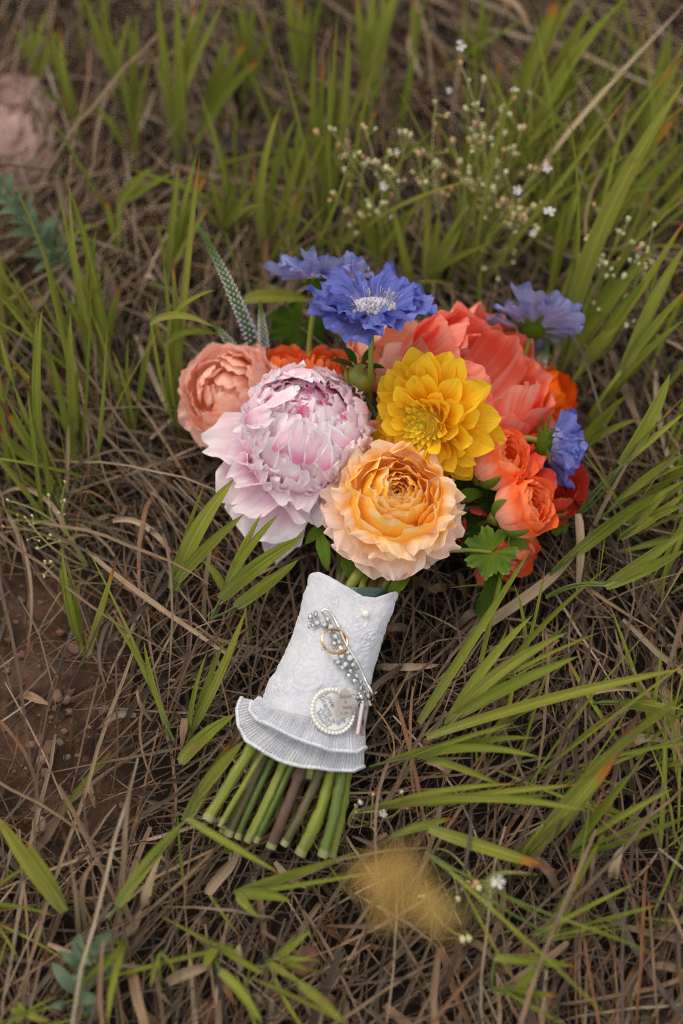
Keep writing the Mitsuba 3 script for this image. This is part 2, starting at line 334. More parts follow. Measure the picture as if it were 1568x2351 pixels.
def shell(f, rho, p0, p1, phi, W, **kw):
    """A petal that follows a ball of radius rho round the frame's origin from polar angle p0 up to p1 (degrees from the axis)."""
    L = rho * math.radians(p0 - p1)
    kw.setdefault('cup', W / 2 / rho); kw.setdefault('prof', 'shell')
    roll, yaw = kw.pop('roll', 0), kw.pop('yaw', 0)
    m = petal(L, W, 180 - p0, 180 - p1, **kw)
    return f.put(m, phi, rho * math.sin(math.radians(p0)), rho * math.cos(math.radians(p0)), roll, yaw)
J = lambda s: float(R.normal(0, s))
U = lambda a, b: float(R.uniform(a, b))

# the sleeve round the handle, as measured: its outline at a height that falls towards the cut ends
def zc(py): return float(np.interp(py, [1240, 1330, 1500, 1700, 1790, 1960], [.062, .056, .046, .040, .037, .024]))
LEFT = np.array([(714, 1320), (700, 1362), (684, 1420), (670, 1466), (647, 1512), (618, 1566), (596, 1604)], float)
RGT = np.array([(912, 1362), (904, 1392), (888, 1440), (874, 1488), (862, 1528), (849, 1580), (838, 1660)], float)
TOP = np.array([(714, 1320), (735, 1322), (756, 1334), (795, 1360), (832, 1381), (860, 1382), (885, 1372), (904, 1362), (912, 1362)], float)
def curve(c, t):
    d = np.r_[0, np.cumsum(np.linalg.norm(np.diff(c, axis=0), axis=1))]
    return np.stack([np.interp(t, d / d[-1], c[:, i]) for i in (0, 1)], -1)
def exit_pt(s): return np.array([600 + 200 * s, 1735 + 45 * s])
STEM = {}                                           # cut ends: exit from the ruffle, end, radius in millimetres, material
CUT = [((572, 1724), (475, 1883), 2.9, 'bright'), ((574, 1778), (504, 1897), 1.3, 'bright'), ((603, 1749), (524, 1919), 2.7, 'dark'), ((621, 1753), (545, 1926), 1.9, 'green'),
       ((646, 1764), (567, 1933), 2.2, 'bright'), ((666, 1767), (585, 1933), 2.1, 'green'), ((690, 1771), (621, 1947), 2.6, 'brown'), ((713, 1765), (708, 1790), 3.0, 'bright'),
       ((731, 1778), (650, 1940), 2.4, 'dark'), ((761, 1775), (688, 1962), 3.2, 'bright'), ((783, 1782), (740, 1966), 2.7, 'green'), ((792, 1810), (759, 1966), 2.6, 'bright'),
       ((797, 1782), (775, 1900), 2.2, 'green'), ((700, 1771), (668, 1900), 2.0, 'dark'), ((742, 1776), (712, 1910), 2.0, 'dark'), ((630, 1758), (600, 1890), 1.6, 'dark'),
       ((655, 1766), (640, 1880), 1.8, 'green'), ((720, 1775), (690, 1890), 1.7, 'brown'), ((768, 1778), (735, 1890), 1.8, 'dark'), ((775, 1780), (752, 1880), 1.6, 'brown'),
       ((590, 1745), (510, 1912), 2.2, 'dark'), ((640, 1760), (575, 1912), 1.8, 'dark'), ((752, 1776), (702, 1930), 2.3, 'green')]
def stem(t, head, i, axis=None, r=None, mat=None, top_r=None, bend=.02):
    """A flower's stem: from under its head, through the sleeve, to its cut end."""
    ex, en, rr, mm = CUT[i]
    rr = (r or rr) * 1.12 / 1000
    mat = 'mat_stem_' + (mat or mm)
    q = np.random.default_rng(100 + i)
    low = i >= 12
    dz = (-.010 if low else q.uniform(-.002, .008))
    sl = (ex[0] - en[0]) / (en[1] - ex[1])
    if en[1] - ex[1] < 60: sl = .40
    at = lambda py: ex[0] + sl * (ex[1] - py)
    xe = np.clip(at(1376), 768, 858)
    enter = P(xe, 1376, zc(1376) + dz * .7 - (.005 if xe > 850 else 0))
    mid = P(min(.5 * (xe + ex[0]), 812), .5 * (1376 + ex[1]), zc(1550) + dz - (.004 if xe > 850 else 0))
    pts = [head]
    if axis is not None: pts.append(head - nrm(axis) * bend)
    pts += [enter, mid, P(*ex, zc(ex[1]) + dz), P(*en, zc(en[1]) + dz)]
    u = np.linspace(0, 1, 90)
    ra = np.interp(u, [0, .3, 1], [top_r / 1000 if top_r else rr * .8, rr * .95, rr * 1.04])
    for c_ in q.uniform(.80, .97, 2): ra = ra * (1 + q.uniform(.08, .30) * np.exp(-((u - c_) / .006) ** 2))
    return part(t, 'stem', tube(pts, ra, k=i + 3, n=90, sides=12, rough=.35, seed=i), mat, smooth=40)

# --- pale pink peony
C = P(704, 992, .082)
ax = V(.16, .47, .87)
t = thing('peony', 'large pale pink double peony with a magenta heart, next to the yellow dahlia', 'peony')
f = Frame(C, ax)
Rp = .0395
for phi, L, W, e0, e1, cup, cr in [(184, .057, .044, 14, -6, .5, .22), (200, .050, .040, 24, 30, 1.0, .25), (214, .054, .034, 6, 26, 1.3, .25), (228, .058, .054, 6, -12, .5, .22), (246, .062, .058, -4, -24, .5, .24), (258, .066, .034, -14, -40, .9, .28), (276, .052, .046, 10, 6, .6, .22), (262, .050, .044, 24, 20, .7, .22),
                                   (300, .046, .042, 26, 26, .5, .12), (330, .044, .036, 25, 30, .5, .12), (0, .046, .038, 25, 30, .5, .12), (35, .047, .042, 28, 38, .5, .12), (70, .050, .046, 30, 45, .5, .1), (105, .050, .046, 30, 48, .5, .1), (140, .047, .040, 28, 40, .5, .12)]:
    part(t, 'petal', f.put(petal(L, W, e0, e1, 'round', cup, ruf=.07, rf=U(1.5, 3), jag=.05, notch=U(0, .1), crump=cr, nu=20, nv=19), phi, .006, -.024, yaw=J(5), roll=J(8)), 'mat_peony')
for p1, n, rho, W in [(108, 10, 1.03, .027), (96, 12, 1.01, .026), (84, 12, .99, .025), (72, 12, .97, .024), (60, 11, .94, .023), (50, 11, .92, .025), (40, 10, .88, .025), (30, 9, .84, .024), (21, 8, .78, .021), (12, 6, .70, .018)]:
    o = U(0, 360)
    for i in range(n):
        part(t, 'petal', shell(f, Rp * rho * (1 + J(.025)), min(p1 + U(52, 72), 165), p1 + J(5), o + i * 360 / n + J(7), W * U(.85, 1.45), ruf=.07, rf=U(2, 3.5), jag=.06, rnd=.15, flare=U(5, 55), crump=.14, roll=J(13), nu=13, nv=13), 'mat_peony')
for i in range(46):                                 # ragged petals that stand out of the ball
    th, ph = U(14, 100), U(0, 360)
    part(t, 'petal', shell(f, Rp * U(.95, 1.05), th + 38, th, ph, U(.010, .018), ruf=.10, jag=.12, rnd=.12, flare=U(30, 80), crump=.25, roll=J(30), nu=10, nv=10), 'mat_peony')
part(t, 'core', (lambda b: (b.vertices * Rp * .50 + C + f.Z * .006, b.faces, np.tile([9.5, .75], (len(b.vertices), 1))))(trimesh.creation.icosphere(3)), 'mat_peony_heart')
for i in range(16):
    part(t, 'heart_petal', shell(f, Rp * U(.60, .74), 60, U(-14, 14), i * 137.5, U(.012, .020), ruf=.12, jag=.10, flare=U(0, 50), crump=.34, roll=J(25)), 'mat_peony' if i % 2 else 'mat_peony_heart')
for i in range(24):
    a = U(0, 360)
    part(t, 'heart_petal', shell(f, Rp * U(.55, .80), 100, U(2, 30), a, U(.012, .022), ruf=.10, jag=.10, flare=U(10, 60), crump=.28, roll=J(20)), 'mat_peony_heart' if i % 3 else 'mat_peony', label='deep magenta crumpled petal in the heart' if i == 1 else None)
stem(t, C - nrm(ax) * .026, 9, ax)

# --- yellow dahlia
C = P(985, 968, .098)
ax = V(-.52, -.36, .77)
t = thing('dahlia', 'yellow dahlia with a green eye, in the middle of the bouquet', 'dahlia')
f = Frame(C, ax)
N = 124
for i in range(N):
    q = i / (N - 1)
    phi = i * 137.508
    if q < .40:
        k = q / .40
        part(t, 'inner_petal', f.put(petal(.0036 + .0062 * k, .0034 + .0046 * k, 74 - 30 * k + J(4), 70 - 44 * k + J(6), 'tri', .75, rnd=.2, nu=9, nv=9), phi, .0012 + .0112 * k ** .75, .0090 - .0040 * k), 'mat_dahlia_eye')
    else:
        k = (q - .40) / .60
        L = .0125 + .0225 * k ** .8 + J(.0018)
        part(t, 'petal', f.put(petal(L, .0120 + .0098 * k + J(.0010), 60 - 52 * k + J(6), 44 - 54 * k + J(9), 'spoon', .95 - .30 * k + J(.1), rnd=.20, nu=14, nv=13, crump=.08, ruf=.02), phi + J(6), .0105 + .0020 * k, .005 - .017 * k, roll=J(13)), 'mat_dahlia')
part(t, 'disc', (lambda b: (b.vertices * [.0125, .0125, .0062] @ np.array([f.X, f.Y, f.Z]) + f.at(0, 0, .0022), b.faces, np.tile([5.5, .95], (len(b.vertices), 1))))(trimesh.creation.icosphere(3)), 'mat_dahlia_eye')
part(t, 'eye', (lambda b: (b.vertices * .0026 * [1, 1, .8] @ np.array([f.X, f.Y, f.Z]) + f.at(0, 0, .0095), b.faces, np.tile([3.5, .1], (len(b.vertices), 1))))(trimesh.creation.icosphere(2)), 'mat_dahlia_eye')
stem(t, C - nrm(ax) * .008, 0, ax)

# --- yellow and cream garden rose
C = P(903, 1166, .078)
ax = V(.10, .40, .90)
t = thing('garden_rose', 'apricot yellow garden rose with ruffled cream outer petals, just above the white sleeve', 'rose')
f = Frame(C, ax)
for n, L, W, e0, e1, cup, h, fl, mt in [(7, .0395, .040, 2, -2, .3, -.010, 25, 'mat_rose_outer'), (7, .0385, .038, 12, 2, .35, -.007, 35, 'mat_rose_outer'), (6, .0375, .039, 28, 20, .5, -.004, 60, 'mat_rose_mid'), (5, .036, .040, 36, 32, .6, -.003, 60, 'mat_rose_mid')]:
    o = U(0, 360)
    for i in range(n):
        part(t, 'petal', f.put(petal(L * U(.94, 1.06), W * U(.9, 1.1), e0 + J(3), e1 + J(5), 'round', cup, ruf=.085, rf=U(1.6, 3.0), jag=.045, notch=U(0, .13), rnd=.16, flare=fl * U(.6, 1.3), crump=.05, nu=17, nv=19), o + i * 360 / n + J(5), .005, h), mt)
for rho, n, W, p1, cr, fl in [(.0305, 3, .068, 56, .01, 22), (.0275, 3, .058, 50, .015, 22), (.0240, 3, .046, 44, .03, 30), (.0205, 4, .032, 38, .06, 40), (.0175, 5, .026, 34, .08, 45), (.0150, 5, .021, 28, .11, 45), (.0122, 5, .017, 22, .13, 45), (.0096, 4, .014, 18, .15, 40), (.007, 4, .010, 12, .15, 30), (.0045, 3, .007, 8, .1, 20)]:
    o = U(0, 360)
    for i in range(n):
        part(t, 'inner_petal', shell(Frame(f.at(0, .003, .006 + .25 * (.025 - rho)), ax), rho, 142, p1 + J(4), o + i * 360 / n + J(6), W * 1.1, ruf=.035, jag=.03, rnd=.12, flare=U(.6, 1.3) * fl, crump=cr, roll=J(4), nu=15, nv=15), 'mat_rose_cup')
stem(t, C - nrm(ax) * .010, 6, ax)
for i in range(5): part(t, 'sepal', f.put(petal(.022, .007, -15, -30, 'leaf', .4, crump=.1), i * 72 + 20, .003, -.010), 'mat_sepal')

def ball_flower(t, C, ax, Rb, rings, mat, mat_out=None, **kw):
    d0 = dict(loose=kw.pop('loose', 0))
    f = Frame(C, ax)
    for j, (p1, n, rho, W) in enumerate(rings):
        o = U(0, 360)
        for i in range(n):
            lo = d0.get('loose', 0)
            d = dict(ruf=.03, jag=.015, rnd=.18, flare=U(5, 45 + 30 * lo), crump=.07, roll=J(7 + 6 * lo), nu=13, nv=13); d.update(kw)
            part(t, 'petal', shell(f, Rb * rho * (1 + J(.02)), min(p1 + U(60, 80), 168), p1 + J(4 + 5 * lo), o + i * 360 / n + J(8 + 5 * lo), W * Rb * U(.80, 1.12), **d), mat_out if mat_out and j == 0 else mat)
    return f
# --- peach ranunculus at the left edge
C = P(522, 902, .060); ax = V(-.25, .12, .95)
t = thing('ranunculus', 'peach ranunculus with many round petals, left of the pale pink peony', 'ranunculus')
f = ball_flower(t, C, ax, .0290, [(110, 8, 1.14, 1.1), (98, 9, 1.10, 1.05), (85, 9, 1.05, 1.0), (72, 9, .98, .92), (60, 8, .90, .84), (48, 8, .80, .74), (37, 7, .69, .62), (26, 6, .57, .5), (16, 5, .45, .40), (6, 4, .34, .32), (0, 3, .25, .26)], 'mat_peach', crump=.09, ruf=.04, loose=1)
for phi in (20, 60, 105, 150, 200, 245, 275, 315): part(t, 'petal', f.put(petal(.037 + J(.002), .032, 26 + J(6), 6 + J(8), 'round', .5, ruf=.06, jag=.03, crump=.14, nu=15, nv=15), phi + J(6), .004, -.016, roll=J(10)), 'mat_peach')
stem(t, C - nrm(ax) * .02, 4, ax)
# --- coral peony, seen from its side
C = P(1090, 880, .066); ax = V(.46, .50, .60)
t = thing('coral_peony', 'coral peony with large streaked cupped petals, behind the yellow dahlia', 'peony')
f = Frame(C, ax)
for p1, n, rho, W in [(66, 5, .050, .080), (56, 5, .046, .072), (44, 5, .040, .060), (32, 4, .033, .045)]:
    o = U(0, 360)
    for i in range(n):
        part(t, 'petal', shell(f, rho * (1 + J(.02)), 168, p1 + J(6), o + i * 360 / n + J(6), W * U(.95, 1.15), ruf=.04, rf=2, jag=.018, rnd=.14, flare=U(-5, 45), crump=.10, roll=J(7), nu=20, nv=19), 'mat_coral')
for phi in (205, 150, 330, 285): part(t, 'petal', f.put(petal(.050, .046, 30, 60, 'round', .6, ruf=.04, rnd=.15, crump=.10, nu=16, nv=15), phi, .006, -.040), 'mat_coral')
stem(t, C - nrm(ax) * .040, 10, ax)
# --- the two orange spray roses
def spray_rose(label, px, py, z, ax, Rb, i):
    C = P(px, py, z)
    t = thing('spray_rose', label, 'rose')
    f = Frame(C, ax)
    for k, a in enumerate((196, 268, 330, 60, 130)):
        part(t, 'outer_petal', shell(f, Rb * 1.05, 165, 52 + J(6), a + J(6), Rb * 1.7, ruf=.02, rnd=.2, flare=70, crump=.04, nu=15, nv=14), 'mat_orange_back')
    for p1, n, rho, W in [(48, 5, .95, 1.35), (42, 5, .86, 1.2), (34, 4, .74, 1.0), (26, 4, .6, .8), (18, 3, .45, .6), (10, 3, .3, .42)]:
        o = U(0, 360)
        for j in range(n): part(t, 'petal', shell(f, Rb * rho, 135, p1 + J(5), o + j * 360 / n, Rb * W, ruf=.035, rnd=.16, flare=U(10, 60), crump=.08, roll=J(5), nu=12, nv=12), 'mat_orange')
    for k in range(5):
        part(t, 'sepal', shell(f, Rb * 1.12, 172, U(62, 88), 180 + k * 72 + J(8), .0085, prof='leaf', cup=.7, flare=U(0, 50), crump=.10, rnd=.1, nu=12, nv=7), 'mat_sepal')
    part(t, 'hip', tube([f.at(0, 0, -Rb * 1.0), f.at(0, 0, -Rb * 1.18), f.at(0, 0, -Rb * 1.45)], [.0052, .0056, .0030], n=8, sides=12), 'mat_stem_bright')
    stem(t, f.at(0, 0, -Rb * 1.4), i, ax, top_r=1.4, bend=.03)
spray_rose('smaller orange spray rose with a green sepal, tucked under the yellow dahlia', 1152, 1058, .080, V(.55, .48, .68), .0180, 2)
spray_rose('lower orange spray rose with pale outer petals, above the ruffled green leaf', 1203, 1166, .072, V(.74, .30, .60), .0178, 3)
# --- flowers half hidden behind them
def hidden(name, label, px, py, z, ax, Rb, mat, i, rings=None, cat=None, **kw):
    C = P(px, py, z)
    t = thing(name, label, cat or name.split('_')[-1])
    ball_flower(t, C, ax, Rb, rings or [(95, 5, 1.12, 1.25), (78, 6, 1.05, 1.1), (62, 5, .95, 1.0), (46, 5, .82, .85), (30, 4, .66, .65), (14, 3, .45, .45)], mat, **kw)
    if i is not None: stem(t, C - nrm(ax) * Rb, i, ax)
    return t
hidden('red_ranunculus', 'red ranunculus behind the orange spray roses, under the drooping blue scabiosa', 1258, 1106, .048, V(.6, .0, .8), .0290, 'mat_red', 12, [(112, 6, 1.08, 1.3), (92, 6, 1.0, 1.2), (70, 6, .94, 1.1), (48, 5, .85, .9), (28, 4, .7, .7)])
hidden('orange_ranunculus', 'deep orange ranunculus half hidden behind the right side of the coral peony', 1268, 905, .040, V(.75, .35, .6), .0190, 'mat_deep_orange', 13)
hidden('coral_rose', 'small coral rose between the peach ranunculus and the pink peony', 652, 838, .058, V(-.1, .75, .65), .0150, 'mat_orange', 14, flare=50)
hidden('coral_rose', 'small coral rose behind the pink peony, left of the green bud', 742, 842, .062, V(.1, .6, .8), .0150, 'mat_orange', 15, flare=40)
hidden('peach_rose', 'peach rose with broad petals under the bright blue scabiosa', 905, 800, .070, V(.25, .62, .75), .0275, 'mat_peach', 16, [(100, 5, 1.15, 1.5), (80, 5, 1.05, 1.4), (58, 4, .9, 1.1), (36, 4, .7, .8)], flare=10)
hidden('peach_rose', 'peach rose petals peeping out between the pink peony and the dahlia', 872, 1022, .082, V(.2, -.1, .95), .0135, 'mat_peach', 17, [(100, 5, 1.1, 1.3), (70, 4, .95, 1.1), (40, 3, .7, .7)])
hidden('coral_rose', 'small coral blossom under the ruffled green leaf', 1182, 1275, .040, V(.5, -.5, .7), .0150, 'mat_orange_back', 18, jag=.05)
hidden('coral_rose', 'coral petals low under the bouquet, beside the dark curled leaf', 1140, 1318, .030, V(.3, -.6, .7), .0110, 'mat_coral', 19, [(95, 5, 1.1, 1.3), (60, 4, .9, 1.1)])
hidden('red_ranunculus', 'red bloom deep between the yellow rose and the orange spray roses', 1085, 1200, .044, V(.3, -.2, .9), .0150, 'mat_red', 11, [(100, 5, 1.1, 1.3), (70, 5, .95, 1.1), (40, 4, .7, .8)])
hidden('white_blossom', 'white blossom peeping over the top of the coral peony', 1078, 782, .050, V(.1, .8, .5), .0110, 'mat_white_petal', 1, [(90, 7, 1.1, .7), (60, 6, .9, .6)], flare=30)
# --- green peony bud
C = P(826, 868, .092)
t = thing('peony_bud', 'round green peony bud flushed red, beside the stem of the bright blue scabiosa', 'bud')
ax = V(-.05, .75, .65); f = Frame(C, ax)
b = trimesh.creation.icosphere(3)
part(t, 'bud', (b.vertices * .0098 * [1, 1, .93] @ np.array([f.X, f.Y, f.Z]) + C, b.faces, None), 'mat_bud')
for k in range(3): part(t, 'scale', shell(f, .0103, 165, 45, 60 + k * 120, .019, rnd=.2), 'mat_bud')
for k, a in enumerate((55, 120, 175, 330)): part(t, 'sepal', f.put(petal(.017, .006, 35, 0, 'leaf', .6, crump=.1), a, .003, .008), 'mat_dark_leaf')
stem(t, C - nrm(ax) * .009, 5, None, top_r=1.4)

# --- scabiosas
def scabiosa(label, px, py, z, ax, Rs, pal, stem_to, cushion=True, flare=0., el=12, heads=8, tilt=0):
    C = P(px, py, z)
    t = thing('scabiosa', label, 'scabiosa')
    f = Frame(C, ax)
    for ring, (n, L, e0, h) in enumerate([(heads, 1.0, el, 0), (heads, .62, el + 10, .0015)]):
        o = U(0, 360)
        for i in range(n):
            a = o + i * 360 / n + J(6)
            LL = Rs * L * U(.80, 1.12)
            e1 = e0 + tilt * math.sin(math.radians(a))
            part(t, 'petal', f.put(petal(LL, LL * U(1.05, 1.35), e1 + J(8), e1 - 8 + J(18) - flare, 'wedge', .45, ruf=.065, rf=U(1.5, 3), jag=.07, notch=U(.05, .2), rnd=.12, crump=.24, nu=17, nv=21), a, .007 + .004 * ring, h, roll=J(16)), pal)
            if ring == 0 and U(0, 1) < .6:
                part(t, 'petal', f.put(petal(LL * .72, LL * .8, e1 + 14 + J(8), e1 + J(22) - flare, 'wedge', .5, ruf=.12, rf=2.2, jag=.09, rnd=.1, crump=.34, nu=13, nv=13), a + U(-26, 26), .009, h + .001, roll=J(22)), pal)
    if cushion:
        b = trimesh.creation.icosphere(1)
        dots = []
        for i in range(120):
            q = math.sqrt(i / 120); a = i * 137.5
            c = f.at(q * .0160 * math.cos(math.radians(a)), q * .0160 * math.sin(math.radians(a)), .0065 - .0035 * q * q)
            s = .0011 + .0007 * q
            dots.append((b.vertices * s + c, b.faces, np.stack([np.full(42, 2. * i + .5), .5 + .5 * b.vertices[:, 2]], 1)))
        part(t, 'pincushion', join(dots), 'mat_pincushion', stuff=True)
        sm = []
        for i in range(90):
            q = .45 + .55 * math.sqrt(U(0, 1)); a = U(0, 6.28)
            p0 = f.at(q * .0155 * math.cos(a), q * .0155 * math.sin(a), .005)
            p1 = p0 + f.Z * U(.003, .007) + (f.X * math.cos(a) + f.Y * math.sin(a)) * U(.001, .005)
            sm.append(tube([p0, (p0 + p1) / 2 + f.Z * .001, p1], [.00016, .00014, .0003], k=i, n=5, sides=4))
        part(t, 'stamens', join(sm), 'mat_pincushion', stuff=True)
    else:
        b = trimesh.creation.icosphere(2)
        part(t, 'calyx_cup', (b.vertices * .0085 * [1, 1, .6] @ np.array([f.X, f.Y, f.Z]) + f.at(0, 0, -.003), b.faces, np.tile([5., .3], (len(b.vertices), 1))), 'mat_sepal')
    for i in range(10): part(t, 'bract', f.put(petal(.018 + J(.002), .0042, 5, -10 + J(8), 'leaf', .5, nu=9, nv=5), i * 36 + J(6), .004, -.004), 'mat_sepal')
    pts = [f.at(0, 0, -.003)] + [np.asarray(p) for p in stem_to]
    part(t, 'stem', tube(pts, [.0019, .0016, .0017], k=7, n=24, sides=10), 'mat_stem_bright')
scabiosa('bright blue scabiosa with a pale lilac pincushion, above the yellow dahlia', 852, 716, .135, V(-.04, .90, .40), .0315, 'mat_blue', [P(852, 800, .122), P(847, 912, .080), P(840, 1010, .055)], el=14, tilt=20)
scabiosa('pale blue scabiosa seen side on, highest flower of the bouquet', 733, 640, .098, V(.04, .98, .10), .0270, 'mat_pale_blue', [P(722, 700, .088), P(710, 790, .070), P(715, 900, .05)], cushion=False, el=22)
scabiosa('pale lilac blue scabiosa seen from below, standing up behind the coral peony', 1222, 752, .072, V(.12, .84, -.35), .0270, 'mat_pale_blue', [P(1210, 800, .064), P(1196, 850, .055), P(1160, 940, .045)], cushion=False, el=14)
scabiosa('wilted blue violet scabiosa hanging sideways at the right edge of the bouquet', 1258, 1020, .072, V(.90, -.16, -.24), .0225, 'mat_blue', [P(1236, 1012, .074), P(1170, 1008, .076), P(1120, 1020, .06)], cushion=False, el=48, flare=14, heads=9)

# --- speedwell spikes
def spike(label, pts, r0, n, foot):
    t = thing('speedwell_spike', label, 'speedwell')
    c = spline(pts, 60)
    part(t, 'stem', tube(np.vstack([foot, c[:1]]), [.0012, .0013], n=10, sides=8), 'mat_stem_green')
    part(t, 'core', tube(c, [r0 * .48, r0 * .46, r0 * .34, r0 * .10], sides=10), 'mat_spike_core')
    tg = nrm(np.gradient(c, axis=0)); b = trimesh.creation.icosphere(1)
    out = []
    for i in range(n):
        q = (i + .5) / n
        s = 1 - (1 - q) ** 1.0
        j = s * 59; o = np.array([np.interp(j, np.arange(60), c[:, d]) for d in range(3)]); tt = tg[int(j)]
        A = nrm(np.cross(tt, [.2, .3, .9])); B = np.cross(tt, A)
        a = i * 2.39996
        d = nrm((A * math.cos(a) + B * math.sin(a)) * (1 - .55 * s) + tt * (.35 + .7 * s))
        rr = r0 * np.interp(s, [0, .4, .8, 1], [.48, .44, .26, .06])
        ln = r0 * np.interp(s, [0, .6, 1], [.42, .32, .24]); wd = ln * .36
        e1 = nrm(np.cross(d, tt + .01)); e2 = np.cross(d, e1)
        v = b.vertices[:, :1] * wd * e1 + b.vertices[:, 1:2] * wd * e2 + (b.vertices[:, 2:] + .6) * ln * d + o + (A * math.cos(a) + B * math.sin(a)) * rr
        out.append((v, b.faces, np.stack([np.full(42, 2 * s), (b.vertices[:, 2] + 1) / 2], 1)))
    part(t, 'buds', join(out), 'mat_spike', stuff=True)
spike('long speedwell spike with white and blue buds, above the peach ranunculus', [P(582, 785, .062), P(553, 715, .078), P(505, 610, .096), P(456, 520, .112)], .0050, 190, [P(620, 900, .045)])
spike('short green speedwell spike beside the arching grass blade', [P(606, 800, .066), P(602, 745, .076), P(597, 690, .086)], .0036, 120, [P(630, 880, .05)])
spike('stubby green speedwell tip left of the long speedwell spike', [P(536, 800, .060), P(512, 768, .064), P(492, 748, .066)], .0034, 60, [P(580, 880, .05)])
spike('out of focus speedwell spike under the pale scabiosa behind the coral peony', [P(1228, 880, .040), P(1240, 835, .046), P(1255, 800, .05)], .0060, 120, [P(1180, 960, .04)])

# --- leaves of the bouquet
GER = [7, 8, 20, 21, 22]
def geranium(label, px, py, z, ax, Rg, mat, foot, tilt=0):
    t = thing('geranium_leaf', label, 'leaf')
    f = Frame(P(px, py, z), ax)
    nr, na = 12, 90
    th = np.linspace(.25, 2 * np.pi - .25, na) + math.radians(tilt); r = np.linspace(.02, 1, nr)
    e = 1 + .13 * np.cos(7 * th) + .055 * np.cos(29 * th + 1) + .04 * np.sin(17 * th)
    rr = Rg * r[:, None] * (1 + (e - 1)[None] * r[:, None] ** 2)
    hh = Rg * (.16 * r[:, None] ** 2 * np.cos(5 * th + .5) + .10 * r[:, None] ** 3 * np.cos(11 * th) + .18 * r[:, None] ** 2 - .035 * np.abs(np.sin(3.5 * th)) ** .3)
    v = f.o + (rr * np.cos(th))[..., None] * f.X + (rr * np.sin(th))[..., None] * f.Y + hh[..., None] * f.Z
    uv = np.stack(np.broadcast_arrays(8 + np.abs(((th * 3.5 / np.pi) % 2) - 1) * .5 + .25, r[:, None]), -1)
    part(t, 'blade', (v.reshape(-1, 3), grid_faces(nr, na), uv.reshape(-1, 2)), mat)
    stem(t, f.o, GER.pop(0), None, top_r=1.0)
geranium('bright green ruffled scented geranium leaf below the orange spray roses', 1128, 1268, .058, V(-.15, .1, .95), .0150, 'mat_geranium', [P(1110, 1240, .05), P(1000, 1330, .05)], 30)
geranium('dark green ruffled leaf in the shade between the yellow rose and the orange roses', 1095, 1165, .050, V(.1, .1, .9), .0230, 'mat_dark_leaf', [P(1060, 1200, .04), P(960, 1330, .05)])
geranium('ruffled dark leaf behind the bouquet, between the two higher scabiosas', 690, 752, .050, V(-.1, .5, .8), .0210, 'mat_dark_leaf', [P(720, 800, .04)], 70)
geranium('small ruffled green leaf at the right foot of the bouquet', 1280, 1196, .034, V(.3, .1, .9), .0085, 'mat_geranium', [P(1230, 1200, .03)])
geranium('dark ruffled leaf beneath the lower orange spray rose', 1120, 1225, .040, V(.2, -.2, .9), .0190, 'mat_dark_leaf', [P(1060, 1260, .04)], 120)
t = thing('curled_leaf', 'dark green curled leaf hanging below the ruffled geranium leaf', 'leaf')
c = spline([P(1112, 1300, .050), P(1134, 1335, .048), P(1122, 1378, .040), P(1092, 1408, .030)], 22)
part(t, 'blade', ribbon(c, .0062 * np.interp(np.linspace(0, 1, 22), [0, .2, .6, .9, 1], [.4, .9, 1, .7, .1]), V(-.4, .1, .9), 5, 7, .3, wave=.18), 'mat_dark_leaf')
for px, py, qx, qy, z, lab in [(752, 1312, 735, 1230, .056, 'narrow dark leaf beside the left stems in the neck of the bouquet'), (812, 1350, 790, 1270, .052, 'dark leaf between the stems just above the notch of the sleeve'), (940, 1322, 890, 1372, .054, 'short green leaf at the right of the sleeve notch'), (700, 1250, 760, 1200, .05, 'dark leaf under the lower tip of the pink peony'), (1213, 1262, 1160, 1232, .055, 'pointed green sepal leaf under the lower orange spray rose'), (1110, 1135, 1040, 1150, .06, 'dark leaf edge under the yellow dahlia')]:
    t = thing('bouquet_leaf', lab, 'leaf')
    c = spline([P(qx, qy, z), P((px + qx) / 2, (py + qy) / 2 - 6, z + .004), P(px, py, z - .004)], 14)
    part(t, 'blade', ribbon(c, .0045 * np.interp(np.linspace(0, 1, 14), [0, .4, .8, 1], [.5, 1, .6, .03]), V(0, .2, .9), 3, 5, .2), 'mat_sepal')

# ------------------------------------------------------------------ the lace sleeve with its two pleated ruffles
def sleeve_patch(nu, nv, top, bottom, left, right, depth, back=False, tuck=.0):
    """Coons patch of the measured outline, bulged like half a tube (front or back)."""
    u, s = np.linspace(0, 1, nu), np.linspace(0, 1, nv)
    tc, bc, lc, rc = curve(top, s), curve(bottom, s), curve(left, u), curve(right, u)
    q = (1 - u)[:, None, None] * tc + u[:, None, None] * bc + (1 - s)[None, :, None] * lc[:, None] + s[None, :, None] * rc[:, None]
    q -= ((1 - u)[:, None] * (1 - s))[..., None] * tc[0] + ((1 - u)[:, None] * s)[..., None] * tc[-1] + (u[:, None] * (1 - s))[..., None] * bc[0] + (u[:, None] * s)[..., None] * bc[-1]
    pts = np.array([[P(x, y, zc(y)) for x, y in row] for row in q])
    b = np.sqrt(np.clip(1 - (2 * s - 1) ** 2, 0, 1))
    d = np.interp(u, np.linspace(0, 1, len(depth)), depth)
    nrmv = nrm(np.array([0, -.25, 1.0]))
    return pts + (d[:, None] * b * (-.9 if back else 1))[..., None] * nrmv, u, s
BOT = np.array([(596, 1604), (622, 1630), (665, 1648), (720, 1662), (780, 1670), (838, 1664)], float)
t_sl = thing('lace_sleeve', 'white embroidered lace sleeve with two pleated ruffles round the stems', 'bouquet sleeve')
nu, nv = 200, 170
pts, u, s = sleeve_patch(nu, nv, TOP, BOT, LEFT, RGT, [.014, .019, .021, .022])
n = nrm(np.cross(np.gradient(pts, axis=0), np.gradient(pts, axis=1)))
n *= np.sign((n @ np.array([0, -.25, 1.]))[..., None] + 1e-9)
